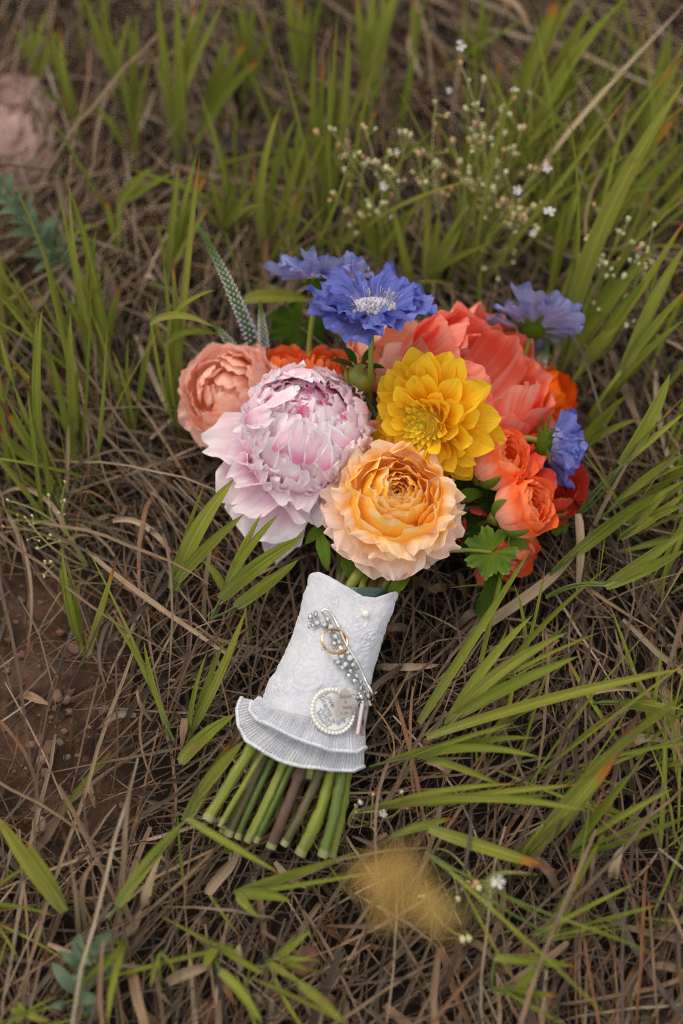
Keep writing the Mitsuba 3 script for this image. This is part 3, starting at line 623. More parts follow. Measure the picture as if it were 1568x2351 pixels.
UU, SS = np.meshgrid(u, s, indexing='ij')
xx, yy = SS * 5.2, UU * 8.0
rel = .0024 * (meshkit.fbm(np.stack([xx * 1.3, yy * 1.3, xx * 0], -1), 4, 5) - .5)
for cx, cy, rad, turn in [(1.9, 5.6, 1.25, 1), (3.4, 4.2, 1.0, -1), (1.3, 3.0, .9, 1), (3.3, 1.6, .95, 1), (1.6, 1.2, .7, -1), (4.3, 2.9, .8, 1), (3.6, 6.4, .9, 1), (.8, 6.9, .7, -1)]:   # embroidered scrolls
    dx, dy = xx - cx, yy - cy
    rd, an = np.hypot(dx, dy), np.arctan2(dy, dx) * turn
    ph = rd / rad * 3.2 - an / np.pi
    rel += .00045 * np.exp(-(np.minimum(ph % 1, 1 - ph % 1) / .13) ** 2) * np.clip((rad - rd) / .25, 0, 1)
    rel += .0008 * np.exp(-(rd / (rad * .9)) ** 2) * (.6 + .4 * np.cos(5 * an))
rel += .00026 * (meshkit.noise(np.stack([xx * 9, yy * 9, xx * 0 + 3], -1)) - .5)
rel += .0011 * np.sin(xx * 1.1 + yy * .9 + 1.2 * np.sin(yy * .8)) * np.sin(yy * .55 + xx * .4)
rel += .0010 * np.exp(-((UU - .02) / .03) ** 2)
front = pts + n * rel[..., None]
part(t_sl, 'lace_front', (front.reshape(-1, 3), grid_faces(nu, nv), np.stack([SS, UU], -1).reshape(-1, 2)), 'mat_cloth')
bk, _, _ = sleeve_patch(50, 50, np.array([(714, 1320), (780, 1352), (850, 1372), (912, 1362)], float), BOT, LEFT, RGT, [.016, .02, .02, .02], back=True)
part(t_sl, 'lace_back', (bk.reshape(-1, 3), grid_faces(50, 50), None), 'mat_cloth')
def ruffle(name, top, hem, d0, d1, seed, amp, z_lift):
    nu, nv = 26, 520
    for back in (False, True):
        u, s = np.linspace(0, 1, nu), np.linspace(0, 1, nv)
        tc, hc = curve(top, s), curve(hem, s)
        q = (1 - u)[:, None, None] * tc + u[:, None, None] * hc
        if back: q[..., 1] -= u[:, None] * 26 * np.sin(np.pi * s)
        base = np.array([[P(x, y, zc(y)) for x, y in row] for row in q])
        b = np.sqrt(np.clip(1 - (2 * s - 1) ** 2, 0, 1))
        d = d0 + (d1 - d0) * u
        up = nrm(np.array([0, -.25, 1.0]))
        pl = np.sin(s * 2 * np.pi * 54 + 2.6 * np.sin(s * 23 + seed) + 1.2 * np.sin(s * 61)) * .0005 * np.minimum(u * 3, 1)[:, None]
        wave = amp * u[:, None] ** 2 * (np.sin(s * 19 + seed) + .7 * np.sin(s * 33 + 2 * seed))
        v = base + ((d[:, None] * b * (-.9 if back else 1)) + pl + wave * (b > .15) * (1 if not back else .5) + z_lift)[..., None] * up
        k = part(t_sl, name, (v.reshape(-1, 3), grid_faces(nu, nv), np.stack(np.broadcast_arrays(s, u[:, None]), -1).reshape(-1, 2)), 'mat_sheer')
        hm = v[-1] + np.array([0, 0, .0002])
        labels.pop(k, None)
        part(k, 'hem', tube(hm[::3], [.0010], sides=7, rough=.6), 'mat_hem')
ruffle('lower_ruffle', np.array([(576, 1606), (622, 1650), (700, 1684), (780, 1700), (836, 1690)], float),
       np.array([(556, 1603), (547, 1636), (552, 1674), (570, 1710), (614, 1738), (659, 1760), (698, 1768), (754, 1774), (810, 1774), (836, 1760)], float), .016, .0215, 1.0, .0012, 0)
ruffle('upper_ruffle', np.array([(594, 1598), (622, 1628), (665, 1645), (720, 1658), (780, 1666), (838, 1660)], float),
       np.array([(580, 1612), (576, 1638), (594, 1662), (636, 1684), (675, 1704), (712, 1718), (754, 1732), (818, 1735), (840, 1716)], float), .0215, .0262, 2.3, .0011, .0006)
t = thing('floral_tape', 'dark green floral tape round the stems, showing in the notch of the white sleeve', 'tape')
v = []
for z_, py in ((.0, 1356), (.3, 1370), (1, 1430)):
    a = np.arange(40) / 40 * 2 * np.pi
    c0 = P(832 - 24 * z_, py, zc(py)); half = .0128
    v.append(c0 + np.cos(a)[:, None] * half * RIGHT * 1.25 + np.sin(a)[:, None] * .0095 * np.array([0, -.25, 1.]))
part(t, 'band', (np.vstack(v), grid_faces(3, 40, True), None), 'mat_tape')

# surface of the sleeve, to set the jewellery on it
_all = front.reshape(-1, 3)
def proj(p):
    d = p - CAM; dep = d @ FWD
    return np.stack([784 + d @ RIGHT / dep / TF * 1175.5, 1175.5 - d @ UP / dep / TF * 1175.5], -1)
_tree, _nn = cKDTree(proj(_all)), n.reshape(-1, 3)
def on_sleeve(px, py, lift=.001):
    _, i = _tree.query([px, py], k=24)
    p, nm = _all[i].mean(0), nrm(_nn[i].mean(0))
    r = ray(px, py); tt = ((p + nm * lift - CAM) @ nm) / (r @ nm)
    return CAM + r * tt, nm
def ball(c, r, sub=2, sq=1.0, axis=None):
    b = trimesh.creation.icosphere(sub)
    v = b.vertices * r
    if axis is not None:
        f = Frame(c, axis); v = (v * [1, 1, sq]) @ np.array([f.X, f.Y, f.Z])
    return v + c, b.faces, None
PX = .000262
# --- pearl pin
t = thing('pearl_pin', 'single pearl pin near the notch at the top of the sleeve', 'pearl')
c, nm = on_sleeve(840, 1409, .0018)
part(t, 'pearl', ball(c, .0023, 3), 'mat_pearl'); part(t, 'collar', tube([c - nm * .0024, c - nm * .0012], [.0012, .0016], sides=12), 'mat_silver')
# --- safety pin with the crystal spray
t = thing('jewelled_pin', 'silver safety pin set with a chain of clear crystals, pinned along the sleeve', 'brooch')
wire = [(738, 1404), (748, 1399), (757, 1404), (764, 1414), (778, 1441), (800, 1489), (818, 1516), (836, 1555), (852, 1586), (860, 1608), (868, 1622), (871, 1630), (867, 1636), (860, 1630), (850, 1618)]
part(t, 'pin_wire', tube([on_sleeve(*q, .0040)[0] for q in wire], [.00080], n=70, sides=8), 'mat_silver')
part(t, 'pin_bar', tube([on_sleeve(*q, .0024)[0] for q in [(738, 1404), (752, 1424), (771, 1460), (792, 1500), (815, 1545), (838, 1592), (850, 1618)]], [.0005], n=40, sides=8), 'mat_dark_silver')
for q in [(779, 1440), (861, 1592)]: part(t, 'clasp', tube([on_sleeve(q[0] - 4, q[1] + 3, .0036)[0], on_sleeve(q[0], q[1], .0052)[0], on_sleeve(q[0] + 4, q[1] - 3, .0036)[0]], [.0006], n=8), 'mat_silver')
st = [(170, 280, 35), (265, 240, 45), (290, 385, 50), (220, 440, 30), (420, 420, 50), (540, 465, 48), (610, 640, 50), (600, 770, 36), (720, 850, 42), (735, 985, 46), (885, 1030, 56), (672, 1085, 40), (815, 1140, 50), (756, 1196, 40), (945, 1140, 40), (870, 1340, 36), (1012, 1345, 40), (975, 1440, 42), (1085, 1570, 46), (690, 730, 34), (850, 920, 34), (900, 1250, 34), (1090, 1450, 34), (480, 330, 32), (520, 540, 34), (1060, 1660, 34)]
st = [(690 + x * .128, 1379.8 + y * .128, r * .128) for x, y, r in st] + [(696.2 + x * .12, 1555.5 + y * .12, r * .12) for x, y, r in [(1120, 375, 52), (1250, 350, 50), (1260, 480, 50), (1040, 385, 24), (1180, 280, 30), (1330, 420, 26)]]
for x, y, r in st:
    c, nm = on_sleeve(x, y, .0030)
    rr = r * PX * 1.12
    b = trimesh.creation.icosphere(1)
    f = Frame(c, nm + .25 * R.normal(size=3))
    k = part(t, 'crystal', ((b.vertices * rr * [1, 1, .62]) @ np.array([f.X, f.Y, f.Z]) + c, b.faces, None), 'mat_crystal', smooth=False)
    a = np.arange(14) / 14 * 2 * np.pi
    part(k, 'setting', tube(np.array([f.at(rr * 1.02 * math.cos(q), rr * 1.02 * math.sin(q), -rr * .25) for q in np.r_[a, a[:1]]]), [rr * .17], sides=5), 'mat_dark_silver')
fil = []
for i in range(26):
    x, y, r = st[int(R.integers(len(st)))]
    c, nm = on_sleeve(x + U(-7, 9), y + U(-6, 8), .0018)
    f = Frame(c, nm); a = np.linspace(0, 5.2, 10) + U(0, 6); q = U(.0008, .0016)
    fil.append(tube(np.array([f.at(q * math.cos(z), q * math.sin(z), 0) for z in a]), [.00028], sides=5))
part(t, 'filigree', join(fil), 'mat_dark_silver', stuff=True)
# --- gold ring hung on the pin
t = thing('gold_ring', 'thin gold ring with a small stone, hung on the jewelled pin', 'ring')
c, nm = on_sleeve(768, 1472, .0060)
f = Frame(c, nrm(nm + .30 * RIGHT + .15 * UP)); a = np.linspace(0, 2 * np.pi, 49)
prof = [(-.0011, -.0004), (.0011, -.0004), (.0013, 0), (.0011, .0004), (-.0011, .0004), (-.0013, 0)]
v = np.array([[f.at((.0076 + h) * math.cos(q), (.0076 + h) * math.sin(q), w) for w, h in prof] for q in a[:-1]])
idx = np.arange(48 * 6).reshape(48, 6); nx = np.roll(idx, -1, 0)
ff = np.stack([np.roll(idx, -1, 1), np.roll(nx, -1, 1), nx, idx], -1).reshape(-1, 4)
part(t, 'band', (v.reshape(-1, 3), ff, None), 'mat_gold', smooth=35)
g = f.at(-.0076 * .80, -.0086 * .62, 0)
part(t, 'stone_setting', tube([f.at(-.0062, -.0048, 0), g + (g - c) * .08], [.0007, .0012], sides=8), 'mat_dark_silver'); part(t, 'stone', ball(g + (g - c) * .10, .0011, 1), 'mat_crystal', False)
# --- medallion
def lettering(text, h, c, nm, ang, lift=.0003, depth=.00015):
    m = meshkit.text_mesh(text, h, depth)
    v = np.array(m.vertices); v[:, 0] -= v[:, 0].mean(); v[:, 1] -= h / 2
    f = Frame(c, nm); q = math.radians(ang); xa, ya = math.cos(q) * f.X + math.sin(q) * f.Y, -math.sin(q) * f.X + math.cos(q) * f.Y
    return c + v[:, :1] * xa + v[:, 1:2] * ya + (v[:, 2:] + lift) * f.Z, np.array(m.faces), None
t = thing('medallion', 'round silver medallion edged with pearly stones, hanging on the lower sleeve', 'medallion')
c, nm = on_sleeve(764, 1633, .0032); nm = nrm(nm + .1 * RIGHT); f = Frame(c, nm)
rad = .0118
part(t, 'disc', tube([c - nm * .0009, c - nm * .0001, c], [rad * .98, rad * .98, rad * .95], sides=56), 'mat_disc', smooth=35)
a = np.linspace(0, 2 * np.pi, 57)
part(t, 'rim', tube(np.array([f.at(.0109 * math.cos(q), .0109 * math.sin(q), .0002) for q in a]), [.00028], sides=6), 'mat_silver')
for i in range(36):
    q = i / 36 * 2 * np.pi
    part(t, 'rim_stone', ball(f.at(.0126 * math.cos(q), .0126 * math.sin(q), .0002), .00112, 2), 'mat_pearl')
for tx, x, y, h, an in [('Love', -.0012, .0056, .0028, -60), ('Grams', -.0040, .0026, .0030, -62), ('Just', -.0044, -.0026, .0032, -62), ('Mom', -.0076, -.0036, .0024, -60), ('luv', -.0014, -.0062, .0034, 35), ('joy', .0048, -.0050, .0030, 30)]:
    part(t, 'lettering', lettering(tx, h, f.at(x, y, 0), nm, an), 'mat_ink', False)
part(t, 'centre_stone', ball(f.at(.0018, -.0062, .0004), .0011, 1), 'mat_crystal', False)
# --- heart tag
t = thing('heart_tag', 'dull silver heart shaped tag engraved with two names and a date, over the medallion', 'tag')
hp = np.array([(600, 780), (578, 640), (580, 480), (620, 345), (690, 265), (770, 236), (850, 258), (920, 320), (960, 388), (1012, 402), (1060, 442), (1085, 505), (1070, 585), (1030, 650), (960, 700), (850, 735), (700, 762)], float)
hp = np.stack([(hp[:, 0] - 820) * .12, -(hp[:, 1] - 510) * .12], 1) * PX
from shapely.geometry import Polygon
m = trimesh.creation.extrude_polygon(Polygon(hp).buffer(.0012).buffer(-.0012), .0007)
c, nm = on_sleeve(794.6, 1616.7, .0058); nm = nrm(nm + .25 * RIGHT - .1 * UP); f = Frame(c, nm)
part(t, 'plate', (np.array(m.vertices) @ np.array([f.X, f.Y, f.Z]) + c, np.array(m.faces), None), 'mat_tag', smooth=30)
for tx, y, h in [('Naomi', .0044, .0021), ('&', .0013, .0019), ('Nathi', -.0017, .0021), ('9-05-23', -.0050, .0017)]:
    part(t, 'lettering', lettering(tx, h, f.at(-.0012 + (.0012 if y < 0 else 0), y, .0007), nm, 6), 'mat_ink_soft', False)
part(t, 'link', tube(np.array([f.at(.0050 + .0012 * math.cos(q), .0046 + .0012 * math.sin(q), .0004) for q in np.linspace(0, 6.3, 14)]), [.0003], sides=6), 'mat_silver')
# --- little framed picture charm
t = thing('picture_charm', 'small tilted metal frame charm with a dark purple picture, at the sleeve edge', 'charm')
c, nm = on_sleeve(832, 1652, .0050); f = Frame(c, nrm(nm + .22 * RIGHT - .15 * UP), nrm(.60 * RIGHT + .8 * UP))
for x, y, a_, b_ in [(0, .0038, .0088, .0009), (0, -.0038, .0088, .0009), (.0080, 0, .0009, .0029), (-.0080, 0, .0009, .0029)]:
    bx = trimesh.creation.box([2 * a_, 2 * b_, .0018])
    part(t, 'frame_bar', (bx.vertices @ np.array([f.X, f.Y, f.Z]) + f.at(x, y, 0), bx.faces, None), 'mat_tag', False)
q = np.array([[-.0071, -.0029, .0004], [.0071, -.0029, .0004], [.0071, .0029, .0004], [-.0071, .0029, .0004], [-.0071, -.0029, -.0006], [.0071, -.0029, -.0006], [.0071, .0029, -.0006], [-.0071, .0029, -.0006]])
part(t, 'picture', (q @ np.array([f.X, f.Y, f.Z]) + c, np.array([[0, 1, 2, 3], [7, 6, 5, 4], [0, 4, 5, 1], [1, 5, 6, 2], [2, 6, 7, 3], [3, 7, 4, 0]]), np.array([[0, 0], [1, 0], [1, 1], [0, 1]] * 2, float)), 'mat_photo', False)
t = thing('navy_bead', 'tiny navy blue bead between the heart tag and the framed charm', 'bead')
part(t, 'bead', ball(on_sleeve(829, 1618, .0048)[0], .0016, 3), 'mat_navy'); part(t, 'cap', ball(on_sleeve(833, 1612, .0052)[0], .0009, 2), 'mat_silver')
t = thing('thread', 'fine golden brown thread trailing from the end of the jewelled pin', 'thread')
part(t, 'strand', tube([on_sleeve(862, 1630, .003)[0], P(880, 1650, .040), P(897, 1680, .036), P(905, 1720, .03), P(900, 1745, .03)], [.00045], n=24, sides=6), 'mat_thread')
#@@GROUND
# ------------------------------------------------------------------ the ground
G = np.random.default_rng(5)
gx = np.linspace(-1, 1, 380)
gx = np.sign(gx) * (.62 * np.abs(gx) + 60 * np.abs(gx) ** 9)
X, Y = np.meshgrid(gx, gx + .12, indexing='ij')
def soil_z(x, y):
    q = np.stack([x, y, x * 0], -1)
    near = np.exp(-((x ** 2 + y ** 2) / 4) ** 2)
    return (.016 * (meshkit.fbm(q * 14, 3, 1) - .5) + .006 * (meshkit.fbm(q * 70, 3, 2) - .5)) * near - .006
Z = soil_z(X, Y) + .0022 * (meshkit.noise(np.stack([X * 260, Y * 260, X * 0], -1)) - .5) * np.exp(-(X ** 2 + Y ** 2))
v = np.stack([X, Y, Z], -1).reshape(-1, 3)
add('ground', (v, grid_faces(380, 380), v[:, :2]), 'mat_soil'); labels['ground'] = {'kind': 'structure', 'label': 'bare brown soil showing between the dry grass', }

bare = BARE
def density(x, y):
    d = np.ones_like(x)
    for c, a, b in bare: d = d * (1 - .82 * np.exp(-((x - c[0]) / a) ** 2 - ((y - c[1]) / b) ** 2))
    return d
# --- dry thatch: nobody could count it
HEAD, HANDLE = P(870, 1010, .03), [P(760, 1400, .03), P(650, 1900, .02)]
def clear_of_bouquet(x, y, m=.125):
    a, b = HANDLE[0][:2], HANDLE[1][:2]
    t = np.clip(((x - a[0]) * (b - a)[0] + (y - a[1]) * (b - a)[1]) / ((b - a) @ (b - a)), 0, 1)
    return (np.hypot(x - HEAD[0], y - HEAD[1]) > m) & (np.hypot(x - a[0] - t * (b - a)[0], y - a[1] - t * (b - a)[1]) > m * .42)
def thatch(n, L0, L1, w0, w1, z1, nu, seed, spread=.55):
    g = np.random.default_rng(seed)
    x, y = g.uniform(-.58, .58, n), g.uniform(-.52, .85, n)
    L, w = g.uniform(L0, L1, n), g.uniform(w0, w1, n)
    flow = -np.pi / 2 + (meshkit.fbm(np.stack([x * 5, y * 5, x * 0], -1), 2, 9) - .5) * 3.0 + g.normal(0, spread, n)
    ox, oy = .45 * L * np.cos(flow), .45 * L * np.sin(flow)
    keep = g.uniform(0, 1, n) < np.minimum(np.minimum(density(x, y), density(x + ox, y + oy)), density(x - ox, y - oy))
    if z1 > .045:
        for q in (-1, 0, 1): keep &= clear_of_bouquet(x + q * ox * 1.1, y + q * oy * 1.1, .165)
    x, y, L, w, flow = x[keep], y[keep], L[keep], w[keep], flow[keep]; n = len(x)
    a = flow[:, None] + np.linspace(-.5, .5, nu)[None] * g.normal(0, .5, n)[:, None] + .5 * np.cumsum(g.normal(0, .12, (n, nu)), 1)
    st = L[:, None] / (nu - 1)
    cx = x[:, None] + np.cumsum(np.cos(a) * st, 1) - .5 * L[:, None] * np.cos(flow)[:, None]
    cy = y[:, None] + np.cumsum(np.sin(a) * st, 1) - .5 * L[:, None] * np.sin(flow)[:, None]
    u = np.linspace(0, 1, nu)
    za, zb, arch = g.uniform(0, z1, n) ** 1.0, g.uniform(0, z1, n), g.normal(0, .25, n) * z1
    cz = za[:, None] * (1 - u) + zb[:, None] * u + arch[:, None] * np.sin(np.pi * u) * 1.2
    cz = np.maximum(cz + .001, .0005) + soil_z(cx, cy) * .8
    c = np.stack([cx, cy, cz], -1)
    t = nrm(np.gradient(c, axis=1))
    roll = g.uniform(-.9, .9, n)[:, None] + np.linspace(0, 1, nu)[None] * g.normal(0, .9, n)[:, None]
    side = nrm(np.cross(t, [0, 0, 1.]))
    up = np.cross(side, t)
    ww = w[:, None] * np.interp(u, [0, .15, .7, 1], [.6, 1, .8, .15])[None]
    A = side * np.cos(roll)[..., None] + up * np.sin(roll)[..., None]
    N = up * np.cos(roll)[..., None] - side * np.sin(roll)[..., None]
    v = np.stack([c - A * ww[..., None] + N * ww[..., None] * .3, c, c + A * ww[..., None] + N * ww[..., None] * .3], 2)
    k = g.integers(0, 400, n)
    uv = np.stack(np.broadcast_arrays(2. * k[:, None, None] + np.array([0.02, .5, .98])[None, None], u[None, :, None]), -1)
    F = grid_faces(nu, 3)[None] + (np.arange(n) * nu * 3)[:, None, None]
    return v.reshape(-1, 3), F.reshape(-1, 4), uv.reshape(-1, 2)
add('dry_grass', join([thatch(6200, .07, .20, .0005, .0012, .036, 9, 21), thatch(10000, .03, .11, .0003, .0009, .032, 7, 22, .9), thatch(1500, .05, .14, .0011, .0024, .036, 10, 23, .7), thatch(4500, .015, .05, .0003, .0007, .022, 5, 24, 1.6), thatch(1300, .010, .028, .0013, .0032, .034, 5, 25, 1.6), thatch(1500, .10, .24, .0006, .0016, .075, 11, 26, .5), thatch(420, .08, .18, .0016, .0034, .050, 11, 27, .6)]), 'mat_straw')
labels['dry_grass'] = {'kind': 'stuff', 'label': 'matted grey brown dry grass covering the ground'}

def blade_mesh(c, w, normal=None, k=None, fold=.3, twist=None, prof=None, along=(0, 1)):
    m = len(c)
    u = np.linspace(0, 1, m)
    ww = w * np.interp(u, *(prof or ([0, .10, .35, .6, .85, 1], [.62, .86, 1, .90, .52, .02])))
    normal = nrm(np.array([0, -.45, .85]) + .42 * G.normal(size=3)) if normal is None else normal
    return ribbon(c, ww, normal, int(G.integers(0, 900)) if k is None else k, 5, fold, G.normal(0, .5) if twist is None else twist, along=along)
def blade_path(a, b, sag=.12, n=18, side=None):
    a, b = np.asarray(a), np.asarray(b)
    L = np.linalg.norm(b - a)
    s = sag + G.normal(0, .03)
    q = .5 * (a + b) + np.array([0, 0, 1.]) * L * s + G.normal(0, .022, 3) * L
    if side is not None: q = q + side
    return spline([a, q, b], n)
# --- scattered short and thin green grass in the thatch
bg = []
for i in range(430):
    x, y = G.uniform(-.5, .5), G.uniform(-.42, .8)
    if G.uniform() > density(np.array(x), np.array(y)) * (.35 + .65 * (y > .05)): continue
    hl = G.uniform(.03, .10) * (1.25 if y > .15 else .8)
    a = G.uniform(0, 6.28); el = G.uniform(.35, 1.35)
    b = np.array([x, y, 0]); e = b + hl * np.array([math.cos(a) * math.cos(el), math.sin(a) * math.cos(el), math.sin(el)])
    bg.append(blade_mesh(blade_path(b, e, .1, 8), G.uniform(.0005, .0017)))
for i in range(60):                                 # the taller haze of blades at the back
    x, y = G.uniform(-.45, .45), G.uniform(.22, .85)
    if density(np.array(x), np.array(y)) < .6: continue
    hl = G.uniform(.07, .17); a = G.uniform(-.4, 3.5); el = G.uniform(.7, 1.35)
    b = np.array([x, y, 0]); e = b + hl * np.array([math.cos(a) * math.cos(el), math.sin(a) * math.cos(el), math.sin(el)])
    bg.append(blade_mesh(blade_path(b, e, .06, 10), G.uniform(.0012, .0026)))
def clump(x, y, n, az, spread, el, L, w):
    for j in range(n):
        a = az + G.normal(0, spread); e_ = np.clip(el + G.normal(0, .16), .12, 1.45); ln = L * G.uniform(.45, 1.2); a += (G.uniform() < .18) * G.normal(0, 1.2)
        b = np.array([x, y, 0.]) + np.r_[G.normal(0, .006, 2), .004 if el > .7 else .02]
        e = b + ln * np.array([math.cos(a) * math.cos(e_), math.sin(a) * math.cos(e_), math.sin(e_)])
        bg.append(blade_mesh(blade_path(b, e, G.uniform(.02, .13), 13), w * G.uniform(.55, 1.15)))
def zone(n, x0, x1, y0, y1, az, spread, el, L0, L1, w):
    for i in range(n):
        x, y = G.uniform(x0, x1), G.uniform(y0, y1)
        if not clear_of_bouquet(np.array(x), np.array(y)) or density(np.array(x), np.array(y)) < .55: continue
        clump(x, y, int(G.integers(3, 8)), az + G.normal(0, .3), spread, el, G.uniform(L0, L1), w)
zone(10, -.42, .42, .22, .85, 1.5, .7, 1.08, .10, .20, .0021)
zone(22, -.12, .24, .17, .30, 1.3, .6, .95, .09, .17, .0019)
zone(30, .13, .32, -.14, .22, .75, .35, .62, .09, .18, .0019)
zone(15, -.32, -.14, -.02, .24, 1.8, .5, 1.0, .08, .15, .0018)
zone(16, .06, .26, -.30, -.12, .4, .5, .35, .07, .13, .0015)
zone(7, -.26, .2, -.34, -.22, .3, 1.2, .4, .04, .08, .0014)
add('low_grass', join(bg), 'mat_grass'); labels['low_grass'] = {'kind': 'stuff', 'label': 'short thin green grass scattered through the dry grass'}

